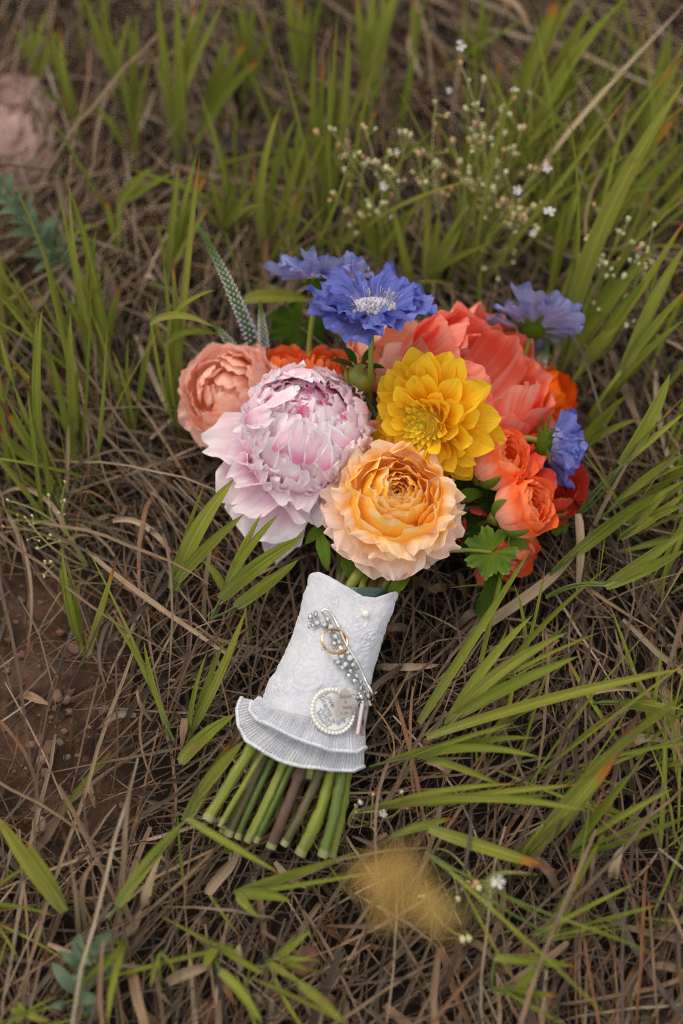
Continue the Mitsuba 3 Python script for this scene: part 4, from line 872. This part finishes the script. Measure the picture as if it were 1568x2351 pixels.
# --- the green shoots that can be told apart: label, foot (x, y), elevation, blades (tip x, tip y, width[, start x, start y[, elevation[, sag]]])
SHOOTS = [
 ('blurred grass shoot at the top edge between the two upper left clumps', (560, 250), 58, [(520, -20, 16), (548, -30, 17), (590, -20, 15), (604, 30, 13), (640, 10, 12)]),
 ('blurred upright blades at the very top, left of the reddish blade', (690, 260), 60, [(660, -20, 16), (690, -30, 16), (712, 10, 13), (740, -10, 13)]),
 ('thin blurred shoot at the top edge, right of the forked shoot', (1090, 230), 56, [(1060, -20, 13), (1110, -20, 12), (1134, 10, 11), (1040, 30, 10)]),
 ('low blurred tuft in the top left corner', (80, 210), 50, [(30, 60, 11), (70, 40, 10), (110, 20, 11), (140, 60, 10)]),
 ('dense blade tuft below the tall bright shoot, centre left', (520, 560), 55, [(480, 400, 12), (510, 360, 13), (548, 380, 12), (580, 430, 12), (600, 470, 10), (450, 450, 9)]),
 ('narrow tuft left of the reddish blade, above the pale scabiosa', (690, 480), 58, [(660, 330, 10), (686, 280, 12), (712, 300, 11), (640, 370, 9)]),
 ('wide blurred blades at the right of the pale straw stalk', (1440, 420), 48, [(1540, 60, 24), (1576, 90, 22), (1500, 180, 17), (1576, 150, 16)]),
 ('grass tuft in the gap right of the wildflowers, under the pale straw', (1240, 620), 52, [(1300, 460, 14), (1330, 430, 14), (1280, 440, 12), (1360, 520, 11), (1240, 430, 10)]),
 ('grass blades along the left edge beside the blue green weed', (30, 760), 56, [(-8, 560, 18), (12, 600, 15), (40, 640, 12), (60, 660, 10)]),
 ('dark blades under the olive shoot at the right edge', (1420, 1240), 30, [(1576, 1130, 16), (1570, 1160, 14), (1540, 1120, 12)]),
 ('mixed green blades right of the drooping scabiosa', (1290, 1080), 40, [(1420, 930, 16), (1450, 900, 16), (1400, 980, 13), (1470, 960, 12)]),
 ('green grass shoot near the upper left corner with blades fanning up past the frame', (318, 392), 58, [(224, 22, 13), (262, 18, 12), (316, 32, 11), (300, 42, 9), (352, 122, 12), (212, 236, 12, 300, 372)]),
 ('tall bright grass shoot, upper left, with blades cut off by the top edge', (412, 382), 60, [(360, -30, 19), (405, -20, 20), (458, -25, 17), (496, -40, 15), (516, 4, 14), (356, 148, 15)]),
 ('broad bladed grass shoot leaning right beside the tall bright shoot', (432, 384), 52, [(522, 76, 18, 462, 300), (532, 96, 15, 462, 302), (570, 84, 17, 464, 304), (606, 130, 16, 466, 306), (500, 150, 16, 460, 300)]),
 ('thin dark grass tuft left of the upper left shoots, near the pink rock', (186, 330), 60, [(78, 46, 9), (118, 58, 9), (136, 46, 10), (150, 150, 10), (90, 200, 9)]),
 ('pair of long blurred blades close to the top edge, left part', (272, 262), 58, [(196, -10, 15), (228, -30, 14), (250, -20, 12), (300, 30, 10)]),
 ('narrow grass shoot right of the upper left group, above the pale scabiosa', (606, 606), 60, [(646, 240, 14), (682, 264, 13), (704, 308, 14), (580, 314, 7), (630, 400, 12)]),
 ('tall grass shoot with a thin reddish blade, top middle', (740, 520), 62, [(776, 20, 8), (722, 92, 12), (746, 100, 14), (772, 150, 16), (800, 60, 18), (760, 270, 12)]),
 ('long broad blades of the top middle clump bending past the top edge', (842, 320), 60, [(852, -40, 22), (818, -20, 17), (852, 140, 17), (884, -40, 15)]),
 ('single wide blade with a brown streak in the top middle clump', (846, 318), 60, [(924, -40, 24, 858, 190), (862, 170, 14)]),
 ('forked grass shoot at the top edge, left of the white wildflowers', (914, 330), 60, [(946, -20, 13, 948, 120), (978, -10, 12, 950, 122), (950, 110, 12)]),
 ('grass shoot with pale tips just behind the long speedwell spike', (376, 700), 56, [(412, 378, 15), (456, 340, 16), (486, 382, 15), (505, 440, 9), (362, 510, 8), (440, 456, 11)]),
 ('upright grass shoot above the left tuft, near the blue green weed', (246, 900), 58, [(146, 396, 18), (160, 430, 11), (119, 637, 12), (170, 604, 14), (213, 600, 15), (220, 526, 12), (200, 560, 14)]),
 ('short grass shoot with an orange tip beside the upright left shoot', (238, 850), 55, [(279, 638, 14), (240, 700, 10)]),
 ('grass shoot of four upright blades left of the peach ranunculus', (180, 1096), 57, [(162, 716, 17), (118, 816, 13), (154, 820, 10), (138, 906, 13), (178, 850, 12)]),
 ('large spreading grass shoot at the left edge', (156, 1190), 50, [(-4, 752, 12, 100, 1060), (97, 708, 15, 98, 1062), (86, 716, 10, 98, 1062), (-6, 872, 14, 96, 1064), (-8, 908, 14, 96, 1066), (-10, 962, 18, 98, 1070), (70, 846, 12, 96, 1010), (46, 1084, 12, 148, 1160, 35)]),
 ('grass clump left of the peach ranunculus with two leaves arching right', (418, 1016), 55, [(374, 588, 18), (336, 688, 8), (394, 560, 10), (460, 344, 13), (492, 752, 15, 348, 742, 10, .22), (500, 768, 13, 380, 790, 10, .2), (494, 666, 11, 392, 732, 35), (402, 640, 15)]),
 ('light green wide blade arching over behind the speedwell spikes', (570, 780), 40, [(716, 690, 26, 560, 690, 3, .16)]),
 ('pale short leaves of a low grass shoot in the upper left', (272, 590), 45, [(400, 396, 14, 276, 470, 30), (350, 384, 15, 272, 470, 40), (240, 440, 11)]),
 ('wide blades leaning right near the top edge, right of the white wildflowers', (1140, 330), 52, [(1290, -30, 26), (1330, -20, 24), (1372, -10, 24), (1220, 100, 18)]),
 ('dark green broad blade leaning right at the top right', (1180, 420), 45, [(1446, -10, 30), (1332, 150, 15), (1290, 170, 12)]),
 ('long wide blade rising behind the pale scabiosa to the right edge', (1276, 852), 48, [(1576, 180, 30), (1506, 566, 26, 1280, 848, 45)]),
 ('leaning wide blades at the right edge above the wildflower stems', (1300, 660), 46, [(1576, 320, 24), (1574, 240, 20), (1500, 360, 16)]),
 ('green grass shoot right of the pale scabiosa with overlapping wide blades', (1300, 900), 40, [(1436, 736, 26), (1576, 500, 22), (1480, 640, 18)]),
 ('tall pale green blades forking near the right edge, beside the bouquet', (1350, 970), 42, [(1574, 560, 24, 1428, 850), (1576, 664, 15, 1428, 852), (1560, 702, 10, 1428, 852), (1576, 730, 22), (1510, 820, 16)]),
 ('olive grass shoot with a thick stem right of the drooping scabiosa', (1318, 1192), 32, [(1538, 858, 24, 1426, 1070), (1576, 906, 16, 1430, 1066), (1576, 944, 20, 1424, 1074)]),
 ('thin dark blades fanning to the right edge below the olive shoot', (1380, 1190), 28, [(1576, 1018, 14), (1576, 1040, 14), (1574, 1068, 14), (1576, 1090, 12), (1500, 1060, 10)]),
 ('long pale blade with a ragged end, lower right of the bouquet', (1262, 1320), 25, [(1520, 1126, 26), (1576, 1100, 14), (1420, 1180, 14)]),
 ('two parallel dark green blades at the right edge', (1254, 1372), 22, [(1578, 1216, 22, 1392, 1342), (1578, 1260, 22, 1390, 1346), (1420, 1340, 10)]),
 ('long blade with a withered white tip pointing at the orange spray roses', (962, 1660), 30, [(1222, 1256, 17)]),
 ('fan of sharp green blades right of the sleeve', (1006, 1680), 30, [(1223, 1412, 17), (1302, 1452, 20), (1330, 1506, 21), (1382, 1450, 7), (1164, 1446, 9)]),
 ('very long arching blade from the fan to the right edge', (980, 1694), 16, [(1574, 1534, 20)]),
 ('fan of thin flat blades right of the stem ends', (850, 1760), 20, [(1220, 1662, 13), (1230, 1694, 12), (1242, 1740, 14), (1180, 1660, 9), (1154, 1804, 13), (1060, 1700, 9)]),
 ('broad leaves reaching in from the right edge, half way down', (1362, 1616), 14, [(1578, 1632, 22), (1576, 1654, 18), (1520, 1600, 10)]),
 ('low fan of long pointed blades right of the cut stems', (812, 1862), 16, [(1354, 1862, 17), (1324, 1802, 13), (1270, 1826, 12), (1226, 1836, 14), (1190, 1800, 12)]),
 ('wide drooping blade curving down right below the low fan', (900, 1922), 14, [(1282, 2000, 22, 985, 1902, 6), (1050, 1878, 16)]),
 ('out of focus wide blade standing up in the lower right, nearest the viewer', (1180, 1985), 50, [(1470, 1640, 32), (1580, 1588, 26, 1250, 1890)]),
 ('pointed grass shoot at the lower right edge', (1302, 1964), 34, [(1440, 1780, 14), (1546, 1810, 14), (1550, 1852, 13), (1576, 1872, 12), (1474, 1744, 8)]),
 ('spray of very fine bluish blades in the lower right', (978, 1956), 10, [(1414, 2352, 6), (1184, 2258, 5), (1262, 2246, 4), (1310, 2148, 5), (1440, 2120, 5, 1270, 2150), (1552, 2214, 5, 1290, 2110)]),
 ('small broad leaved shoot near the bottom edge, right part', (1130, 2272), 28, [(1240, 2210, 17), (1320, 2218, 16, 1136, 2200, 8), (1286, 2288, 15), (1300, 2320, 13), (1304, 2356, 16)]),
 ('wide fallen blade at the lower left edge, pointing out of the frame', (150, 2092), 12, [(-10, 1870, 28), (60, 1930, 16)]),
 ('long blade with a red foot arching under the cut stems', (250, 2110), 14, [(424, 1884, 21, 270, 2080, 14, .06), (650, 2010, 15, 430, 1880, 2, .08)]),
 ('wide pointed blade below the cut stems, with a jointed stem', (540, 2054), 14, [(838, 1950, 27), (668, 2070, 20, 552, 2056, 8), (600, 2110, 18, 546, 2056, 8), (876, 2000, 8)]),
 ('small drooping shoot near the bottom edge, left part', (370, 2186), 30, [(345, 2270, 10), (372, 2284, 12), (400, 2240, 10), (360, 2230, 10)]),
 ('shoot with two long drooping leaves near the bottom edge, centre', (482, 2166), 26, [(606, 2238, 19), (468, 2220, 20), (602, 2350, 19, 505, 2230), (552, 2190, 12)]),
 ('fresh green shoot at the bottom, right of the two drooping leaves', (612, 2206), 28, [(712, 2136, 14), (742, 2206, 13), (706, 2226, 12), (790, 2346, 18, 690, 2260), (700, 2262, 12)]),
 ('bright leaves standing beside the blue green weed at the bottom', (290, 2170), 30, [(232, 2240, 16), (246, 2356, 13), (190, 2256, 13), (262, 2160, 12)]),
 ('small bright leaves in the bottom left corner', (60, 2330), 24, [(20, 2316, 12), (42, 2300, 12), (116, 2344, 12), (36, 2350, 12)]),
 ('upright grass shoot of three blades by the bare soil, left side', (196, 1506), 54, [(142, 1260, 15), (136, 1300, 12), (154, 1300, 9), (182, 1340, 12)]),
 ('curved pale olive blade next to the shoot by the bare soil', (200, 1510), 45, [(278, 1258, 16)]),
 ('sharp grass shoot of three blades left of the sleeve', (430, 1716), 46, [(566, 1396, 15), (515, 1470, 11), (476, 1496, 11), (540, 1640, 24, 414, 1750, 20)]),
 ('wide blades growing up under the pale pink peony from the left', (394, 1362), 34, [(540, 1096, 28), (560, 1180, 20), (470, 1110, 12)]),
 ('broad leaves spreading to the right above the sleeve, under the pink peony', (484, 1420), 26, [(700, 1230, 26), (686, 1284, 26, 540, 1392), (600, 1180, 15), (640, 1180, 15), (468, 1290, 14)]),
 ('wide green leaf lying along the leftmost cut stem', (424, 1884), 16, [(556, 1664, 26), (560, 1700, 22, 450, 1830)]),
 ('thin pale stems crossing the dry grass left of the sleeve', (398, 1700), 18, [(190, 1240, 7), (330, 1470, 9), (240, 1400, 7)]),
 ('grass blades showing behind the bouquet between the scabiosas', (960, 700), 56, [(1010, 480, 15), (1060, 520, 15), (900, 470, 15), (1120, 560, 12), (1080, 460, 12), (980, 350, 13), (1030, 600, 18)]),
 ('cluster of narrow blades in the shade among the white wildflowers', (860, 640), 58, [(850, 460, 12), (900, 400, 14), (930, 500, 13), (1000, 400, 12), (830, 420, 9), (790, 480, 12)]),
 ('fine blades right of the bouquet, under the wildflower stems', (1240, 780), 50, [(1320, 420, 14), (1300, 470, 12), (1340, 400, 12)]),
 ('thin upright wiry blades right of the ruffled leaf', (1200, 1560), 46, [(1254, 1284, 6), (1180, 1340, 7), (1232, 1400, 6)]),
]
for lab, base, elev, blades in SHOOTS:
    t = thing('grass_shoot', lab, 'grass', 'green grass shoots')
    B = P(*base, float(np.interp(elev, [10, 30, 50], [.042, .034, .006])))
    starts = {}
    own = [lean(b_[0], b_[1], B, b_[5] if len(b_) >= 6 else elev) for b_ in blades if len(b_) < 5]
    culm = None
    if len(own) >= 3:
        D = np.mean([e_ - B for e_ in own], 0)
        culm = spline([B, B + D * .20 + [0, 0, .004], B + D * .42 + G.normal(0, .002, 3)], 12)
        part(t, 'stem', tube(culm, [.0017, .0013, .0007] if elev > 34 else [.0009, .0008, .0005], k=int(G.integers(0, 90)), sides=7), 'mat_stem_bright' if elev > 34 else 'mat_stem_green')
    for bl in blades:
        tx, ty, w = bl[:3]
        S, el, sag = B, elev, .07
        if culm is not None and len(bl) < 5: S = culm[int(G.integers(0, 11))]
        if len(bl) >= 5:
            if bl[3:5] not in starts:
                starts[bl[3:5]] = lean(bl[3], bl[4], B, elev + 8)
            S = starts[bl[3:5]]
        if len(bl) >= 6: el = bl[5]
        el = max(el, 6)
        if len(bl) >= 7: sag = bl[6]
        E = lean(tx, ty, S, el)
        wm = w * (.00040 if base[1] < 700 else .00037) / 2 * np.dot((S + E) / 2 - CAM, FWD) / .87
        part(t, 'blade', blade_mesh(blade_path(S, E, sag, 22), wm), 'mat_grass')
    for q, S in starts.items():
        if np.linalg.norm(S - B) > .01:
            part(t, 'stem', tube(blade_path(B, S, .03, 12), [.0015, .0012] if elev > 34 else [.0009, .0007], k=int(G.integers(0, 90)), sides=7), 'mat_stem_bright' if elev > 34 else 'mat_stem_green')

# --- dry blades that stand out
DRY = [
 ('long pale straw stalk leaning in from the upper right corner', [(1180, 480, .02), (1250, 372, .06), (1420, 170, .10), (1590, -10, .14)], 9),
 ('dry tan blade standing up left of the cut stems', [(270, 2090, .01), (284, 1960, .05), (290, 1860, .08), (312, 1760, .11)], 11),
 ('wide tan blade lying aslant below the arching red footed blade', [(290, 2156, .02), (325, 2080, .03), (352, 2010, .035), (374, 1960, .03)], 20),
 ('bleached white forked blade in the lower left, standing upright', [(182, 2166, .01), (176, 2060, .05), (160, 1960, .08), (138, 1884, .10)], 11),
 ('second bleached blade of the pale fork in the lower left', [(184, 2160, .01), (190, 2080, .04), (206, 1990, .06), (240, 1960, .06)], 11),
 ('curled tan leaf tip just under the cut stems', [(478, 2054, .03), (510, 2006, .035), (536, 1970, .04), (532, 1936, .05)], 22),
 ('bleached shredded leaf lying near the bottom edge', [(384, 2256, .03), (420, 2236, .035), (460, 2222, .035), (486, 2214, .03)], 22),
 ('long dry blade crossing under the small bottom shoots', [(110, 2166, .03), (230, 2206, .035), (330, 2216, .035), (450, 2190, .03)], 9),
 ('wide dry blade running aslant below the ruffled geranium leaf', [(1080, 1460, .02), (1180, 1390, .03), (1260, 1330, .035), (1330, 1240, .03)], 24),
 ('dry greenish strip hanging straight down right of the orange roses', [(1326, 1180, .05), (1330, 1240, .045), (1328, 1310, .035), (1322, 1370, .02)], 22),
 ('brown dry blade arching left of the peach ranunculus', [(150, 1230, .015), (110, 1150, .03), (50, 1120, .03), (-10, 1150, .02)], 12),
 ('tan dry blade rising beside the four bladed shoot', [(150, 1170, .01), (154, 1010, .04), (156, 920, .05)], 12),
 ('brown curved dry leaf left of the pink peony', [(258, 1196, .03), (320, 1200, .035), (370, 1240, .03), (400, 1290, .02)], 14),
 ('dry straw slanting across the bare soil towards the sleeve', [(196, 1262, .02), (330, 1370, .035), (430, 1440, .035), (560, 1530, .02)], 9),
 ('dry leaf with an orange base standing under the peony leaves', [(470, 1430, .01), (474, 1350, .03), (480, 1290, .045), (486, 1240, .05)], 17),
 ('tan blade with a folded end at the lower right edge', [(1430, 1720, .02), (1500, 1700, .03), (1550, 1730, .03), (1560, 1780, .02)], 22),
 ('pale dry leaf standing up at the lower right, beside the pointed shoot', [(1404, 2010, .03), (1412, 1990, .045), (1420, 1960, .05), (1432, 1938, .05)], 20),
 ('brown blade curling down from the top edge above the wildflowers', [(1030, 330, .02), (1044, 200, .05), (1060, 80, .06), (1050, -20, .04)], 14),
 ('tan curved blade in the upper right between the wide green blades', [(1400, 440, .02), (1350, 330, .04), (1330, 250, .04), (1300, 180, .02)], 14),
 ('arched tan blade at the top, left of the right hand wide blades', [(1130, -10, .04), (1190, 20, .05), (1220, 90, .04)], 17),
 ('tan curl of dry grass above the pale lilac scabiosa', [(780, 300, .03), (800, 330, .05), (806, 390, .04), (812, 450, .02)], 16),
 ('thin dry blade rising right of the drooping scabiosa', [(1330, 1280, .01), (1400, 1130, .05), (1480, 1000, .08)], 9),
 ('flat dry blade lying just right of the sleeve', [(868, 1530, .02), (940, 1532, .025), (1010, 1526, .02)], 16),
 ('dry brown blade rising between the long arching blades, right side', [(1330, 1600, .02), (1440, 1580, .03), (1560, 1620, .02)], 11),
 ('pale dry blade lying under the left edge shoot', [(20, 1180, .02), (60, 1290, .02), (70, 1400, .015), (60, 1500, .01)], 12),
]
for lab, pts, w in DRY:
    t = thing('dry_blade', lab, 'dry grass', 'dry blades that stand out of the thatch')
    c = spline([P(x, y, z) for x, y, z in pts], 26)
    part(t, 'blade', blade_mesh(c, w * (.00040 if w < 10 else .00029) / 2, fold=.45, twist=G.normal(0, .8), prof=([0, .1, .5, .85, 1], [.6, .9, 1, .6, .05])), 'mat_bright_straw' if lab.startswith('long pale straw') else 'mat_pale_straw')

# --- white wildflowers: thin branching stems, many buds, a few open flowers
def five_petals(t, o, axis, r):
    f = Frame(o, axis)
    k = numbered(t + '__flower')
    add(k, ball(o, r * .22, 1), 'mat_weed_bud')
    for i in range(5): part(k, 'petal', f.put(petal(r, r * .62, 25 + J(10), 5 + J(10), 'wedge', .3, notch=.25, rnd=.12, nu=7, nv=9), i * 72 + J(6), r * .12), 'mat_white_petal')
def weed(label, foot, tops, nb, seed, opened=(), spread=.022, size=1.):
    g = np.random.default_rng(seed)
    t = thing('white_wildflower', label, 'wildflower', 'white wildflowers')
    st, buds = [], []
    b0 = trimesh.creation.icosphere(1)
    B = P(*foot, .004)
    def bud(o, d, s):
        s = s * size
        e1 = nrm(np.cross(d, [.31, .2, .7])); e2 = np.cross(d, e1)
        v = o + b0.vertices[:, :1] * s * .52 * e1 + b0.vertices[:, 1:2] * s * .52 * e2 + (b0.vertices[:, 2:] + .8) * s * (1 - .25 * (b0.vertices[:, 2:] > .5)) * d
        buds.append((v, b0.faces, np.stack([np.full(42, 2. * int(g.integers(0, 200)) + .5), (b0.vertices[:, 2] + 1) / 2], 1)))
    for (tx, ty, z) in tops:
        E = P(tx, ty, z)
        c = spline([B, .45 * B + .55 * E + g.normal(0, .008, 3), E], 20)
        st.append(tube(c, [.0009, .0006, .0004], k=int(g.integers(0, 60)), sides=5))
        d = nrm(E - B); bud(E, d, g.uniform(.0024, .0036))
        for j in range(nb):
            q = g.uniform(.40, .98); o = c[int(q * 19)]
            dd = nrm(d * .75 + g.normal(0, .62, 3) + [0, 0, .25]); ln = spread * g.uniform(.4, 1.2) * (1.35 - q)
            e = o + dd * ln
            st.append(tube(spline([o, (o + e) / 2 + d * ln * .12, e], 6), [.00042, .0003], k=int(g.integers(0, 60)), sides=4))
            bud(e, nrm(dd + d * .5), g.uniform(.0018, .0032))
            if g.uniform() < .45:
                d2 = nrm(dd + g.normal(0, .6, 3)); e2 = o + dd * ln * .6; e3 = e2 + d2 * ln * .45
                st.append(tube(np.array([e2, (e2 + e3) / 2, e3]), [.0003], sides=4)); bud(e3, d2, g.uniform(.0018, .0028))
    part(t, 'stems', join(st), 'mat_weed_stem', stuff=True)
    part(t, 'buds', join(buds), 'mat_weed_bud', stuff=True)
    for (x, y, z, r) in opened: five_petals(t, P(x, y, z), nrm(CAM - P(x, y, z) + g.normal(0, .5, 3)), r)
weed('tall white wildflower stems with many buds, above the coral peony', (1060, 640), [(1058, 150, .13), (1000, 240, .11), (1110, 190, .12), (1180, 230, .11), (1150, 260, .10), (1090, 290, .10), (1200, 300, .10), (1040, 330, .09), (1130, 340, .09)], 7, 3, [(1059, 104, .15, .0038), (1182, 208, .12, .0028), (1030, 207, .12, .0024), (1216, 212, .12, .0022)])
weed('bushy white wildflower with brownish buds, right of the tall one', (1080, 660), [(1250, 380, .09), (1240, 470, .08), (1200, 500, .075), (1280, 430, .08), (1130, 440, .08), (1230, 530, .07), (1160, 400, .09)], 7, 4, [(1258, 384, .10, .0036), (1261, 487, .09, .0042), (1187, 437, .09, .0032), (1224, 534, .08, .0026)])
weed('loose white wildflower spreading left above the tallest scabiosa', (900, 660), [(730, 310, .09), (760, 300, .10), (840, 300, .10), (870, 380, .09), (770, 450, .07), (930, 310, .10), (960, 360, .09), (850, 480, .07)], 6, 6, [(882, 426, .09, .0032), (912, 347, .10, .0022)], .03)
weed('white wildflower stems at the right edge over the wide blades', (1330, 850), [(1410, 466, .10), (1440, 510, .09), (1470, 570, .08), (1390, 610, .08), (1430, 640, .07), (1500, 520, .09)], 6, 8, [(1409, 462, .11, .0024)])
weed('slender wildflower with one open white bloom, lower right', (985, 1960), [(1130, 2022, .07), (1095, 2035, .06), (1050, 2060, .05), (1060, 2150, .05), (1074, 2148, .04)], 1, 9, [(1143, 2024, .085, .0036)], .012)
weed('small dried wildflower heads beside the cut stems', (850, 1890), [(826, 1842, .06), (856, 1826, .06), (880, 1862, .05), (920, 1820, .06)], 1, 10, [(880, 1868, .055, .0022), (826, 1842, .065, .0016)], .012, .55)
weed('wiry budded weed at the left edge below the spreading grass shoot', (200, 1300), [(20, 1150, .04), (60, 1190, .045), (10, 1210, .03), (90, 1260, .03), (150, 1110, .06), (120, 1290, .03)], 2, 12, (), .018, .55)

# --- blue green leafy weeds
def leafy(label, pts, n, L, seed, drop=.2):
    g = np.random.default_rng(seed)
    t = thing('leafy_weed', label, 'weed', 'blue green leafy weeds')
    c = spline([P(*p) for p in pts], 30)
    part(t, 'stem', tube(c, [.0011, .0006], sides=7), 'mat_weed_stem')
    tg = nrm(np.gradient(c, axis=0))
    for i in range(n):
        j = int(3 + 26 * i / max(n - 1, 1)); a = i * 2.4
        A = nrm(np.cross(tg[j], [0, -.5, .85])); Bv = np.cross(A, tg[j])
        d = nrm(A * math.cos(a) + Bv * math.sin(a) * .8 + tg[j] * .8)
        ln = L * g.uniform(.7, 1.15) * (1 - .35 * i / n)
        p = spline([c[j], c[j] + d * ln * .55 + [0, 0, .1 * ln], c[j] + d * ln - np.array([0, 0, drop * ln])], 10)
        part(t, 'leaf', ribbon(p, ln * .15 * np.interp(np.linspace(0, 1, 10), [0, .3, .6, 1], [.3, 1, .8, .03]), nrm(np.array([0, -.4, .9]) + g.normal(0, .3, 3)), int(g.integers(0, 300)), 5, .3), 'mat_sage')
leafy('blue green leafy weed at the left edge under the pink rock', [(150, 640, .02), (100, 560, .05), (50, 490, .07), (4, 430, .09)], 22, .030, 1)
leafy('small blue green sprig between the left edge weed and the upright left shoot', [(150, 640, .01), (130, 580, .03), (118, 530, .04)], 10, .026, 2)
leafy('low blue green weed near the bottom edge, left of the centre', [(180, 2330, .01), (186, 2270, .03), (196, 2220, .04), (200, 2190, .05)], 14, .030, 3, .4)
# --- out of focus yellow bloom close to the viewer
t = thing('yellow_bloom', 'out of focus yellow bloom on a tall stalk, nearest the viewer below the sleeve', 'flower')
c = CAM + ray(925, 2040) * .37
for dx, dy, L_, W_, az in ((-.003, .002, .010, .0065, 70), (-.003, .001, .010, .007, 160), (-.002, .0, .009, .007, 250), (-.0025, .0005, .008, .009, 110), (-.001, .0, .008, .009, 20), (.001, -.001, .013, .006, 330), (.006, -.004, .010, .005, 310)):
    f = Frame(c + dx * RIGHT + dy * UP, V(J(.15), .2, .9))
    part(t, 'petal', f.put(petal(L_, W_, 10, J(20), 'leaf', .4, ruf=.1, crump=.25), az, .001), 'mat_yellow_blur')
part(t, 'stalk', tube([c, c + [.03, .02, -.10], P(1120, 2030, .18), P(1240, 2010, .0)], [.0006, .0009, .0012], n=24, sides=6), 'mat_weed_stem')

# --- stones
def rock(label, name, px, py, sx, sy, sz, mat, seed, sub=3, sink=.3, group=None):
    t = thing(name, label, 'rock' if name == 'rock' else 'stone', group)
    b = trimesh.creation.icosphere(sub)
    v = b.vertices * (1 + .5 * (meshkit.fbm(b.vertices * 1.4 + seed * 7, 3, seed) - .5)[:, None])
    v = np.sign(v) * np.abs(v) ** .8 * [sx, sy, sz]
    if name == 'rock': v = v + np.array([.004, .004, .009]) * (np.abs(meshkit.fbm(b.vertices * 3.2 + 5, 4, 8)[:, None] - .5) * 4 - 1) * [1, 1, 1]
    v = v + .06 * sx * (meshkit.fbm(b.vertices * 5 + seed, 3, seed)[:, None] - .5)
    a = seed * 1.3; v = v @ np.array([[math.cos(a), math.sin(a), 0], [-math.sin(a), math.cos(a), 0], [0, 0, 1]]).T if name != 'rock' else v
    part(t, 'body', (v + P(px, py, 0) + [0, 0, sz * (1 - sink) * .6], b.faces, np.tile([2. * seed + .5, .5], (len(v), 1))), mat, smooth=True)
rock('large pink grey rock at the left edge, near the upper left corner', 'rock', 20, 330, .042, .062, .022, 'mat_rock', 3, 5)
SM = [('pinkish stone on the bare soil, lower left, largest of the scatter', 115, 1722, 5.2), ('orange brown stone below the pinkish one on the bare soil', 100, 1746, 4), ('buff pebble on the bare soil, left of the fallen straws', 132, 1600, 4), ('second buff pebble right beside the first on the bare soil', 154, 1608, 3.2),
      ('reddish stone beside the foot of the shoot by the bare soil', 174, 1490, 4.5), ('tan clod in the middle of the bare soil', 92, 1700, 3.6), ('small pebble at the left of the scatter', 72, 1712, 3), ('orange pebble under the orange brown stone', 104, 1776, 3), ('rusty pebble in the left of the dry grass', 240, 1632, 3.4), ('small stone at the right of the scatter', 138, 1706, 2.6),
      ('orange stone half hidden under the fresh green shoot at the bottom', 700, 2214, 9.5), ('orange stone at the bottom edge, left of the centre', 472, 2330, 9), ('grey buff stone near the bottom edge, right of the orange one', 634, 2282, 6.5), ('pale pink stone at the bottom edge, below the fresh shoot', 752, 2304, 5.5),
      ('reddish stone in the lower left, beside the pale straws', 94, 1898, 5.5), ('tan stone under the dry blades, lower left', 190, 1968, 5), ('orange pebble at the left above the blue green weed', 66, 386, 5), ('buff clod showing through the dry grass right of the pale scabiosa', 1352, 690, 8)]
for i, (lab, x, y, s) in enumerate(SM):
    rock(lab, 'small_stone', x, y, s * .001, s * .0008, s * .0007, 'mat_stone', i + 11, 3, .1, 'stones on the soil')
cl = []
b = trimesh.creation.icosphere(1)
for i in range(300):
    c0, a, q = bare[int(G.choice([0, 0, 0, 1, 2, 3]))]
    x, y = G.normal(c0[0], a * .9), G.normal(c0[1], q * .9)
    s = .0005 + .0028 * G.uniform() ** 3.5
    v = b.vertices * (1 + .45 * G.normal(size=(42, 1)) * .5) * s * [1, .8, .7] + [x, y, float(soil_z(np.array(x), np.array(y))) + s * .4]
    cl.append((v, b.faces, np.tile([2. * int(G.integers(0, 90)) + .5, .5], (42, 1))))
add('gravel', join(cl), 'mat_stone', 40); labels['gravel'] = {'kind': 'stuff', 'label': 'crumbs of reddish gravel on the bare soil'}
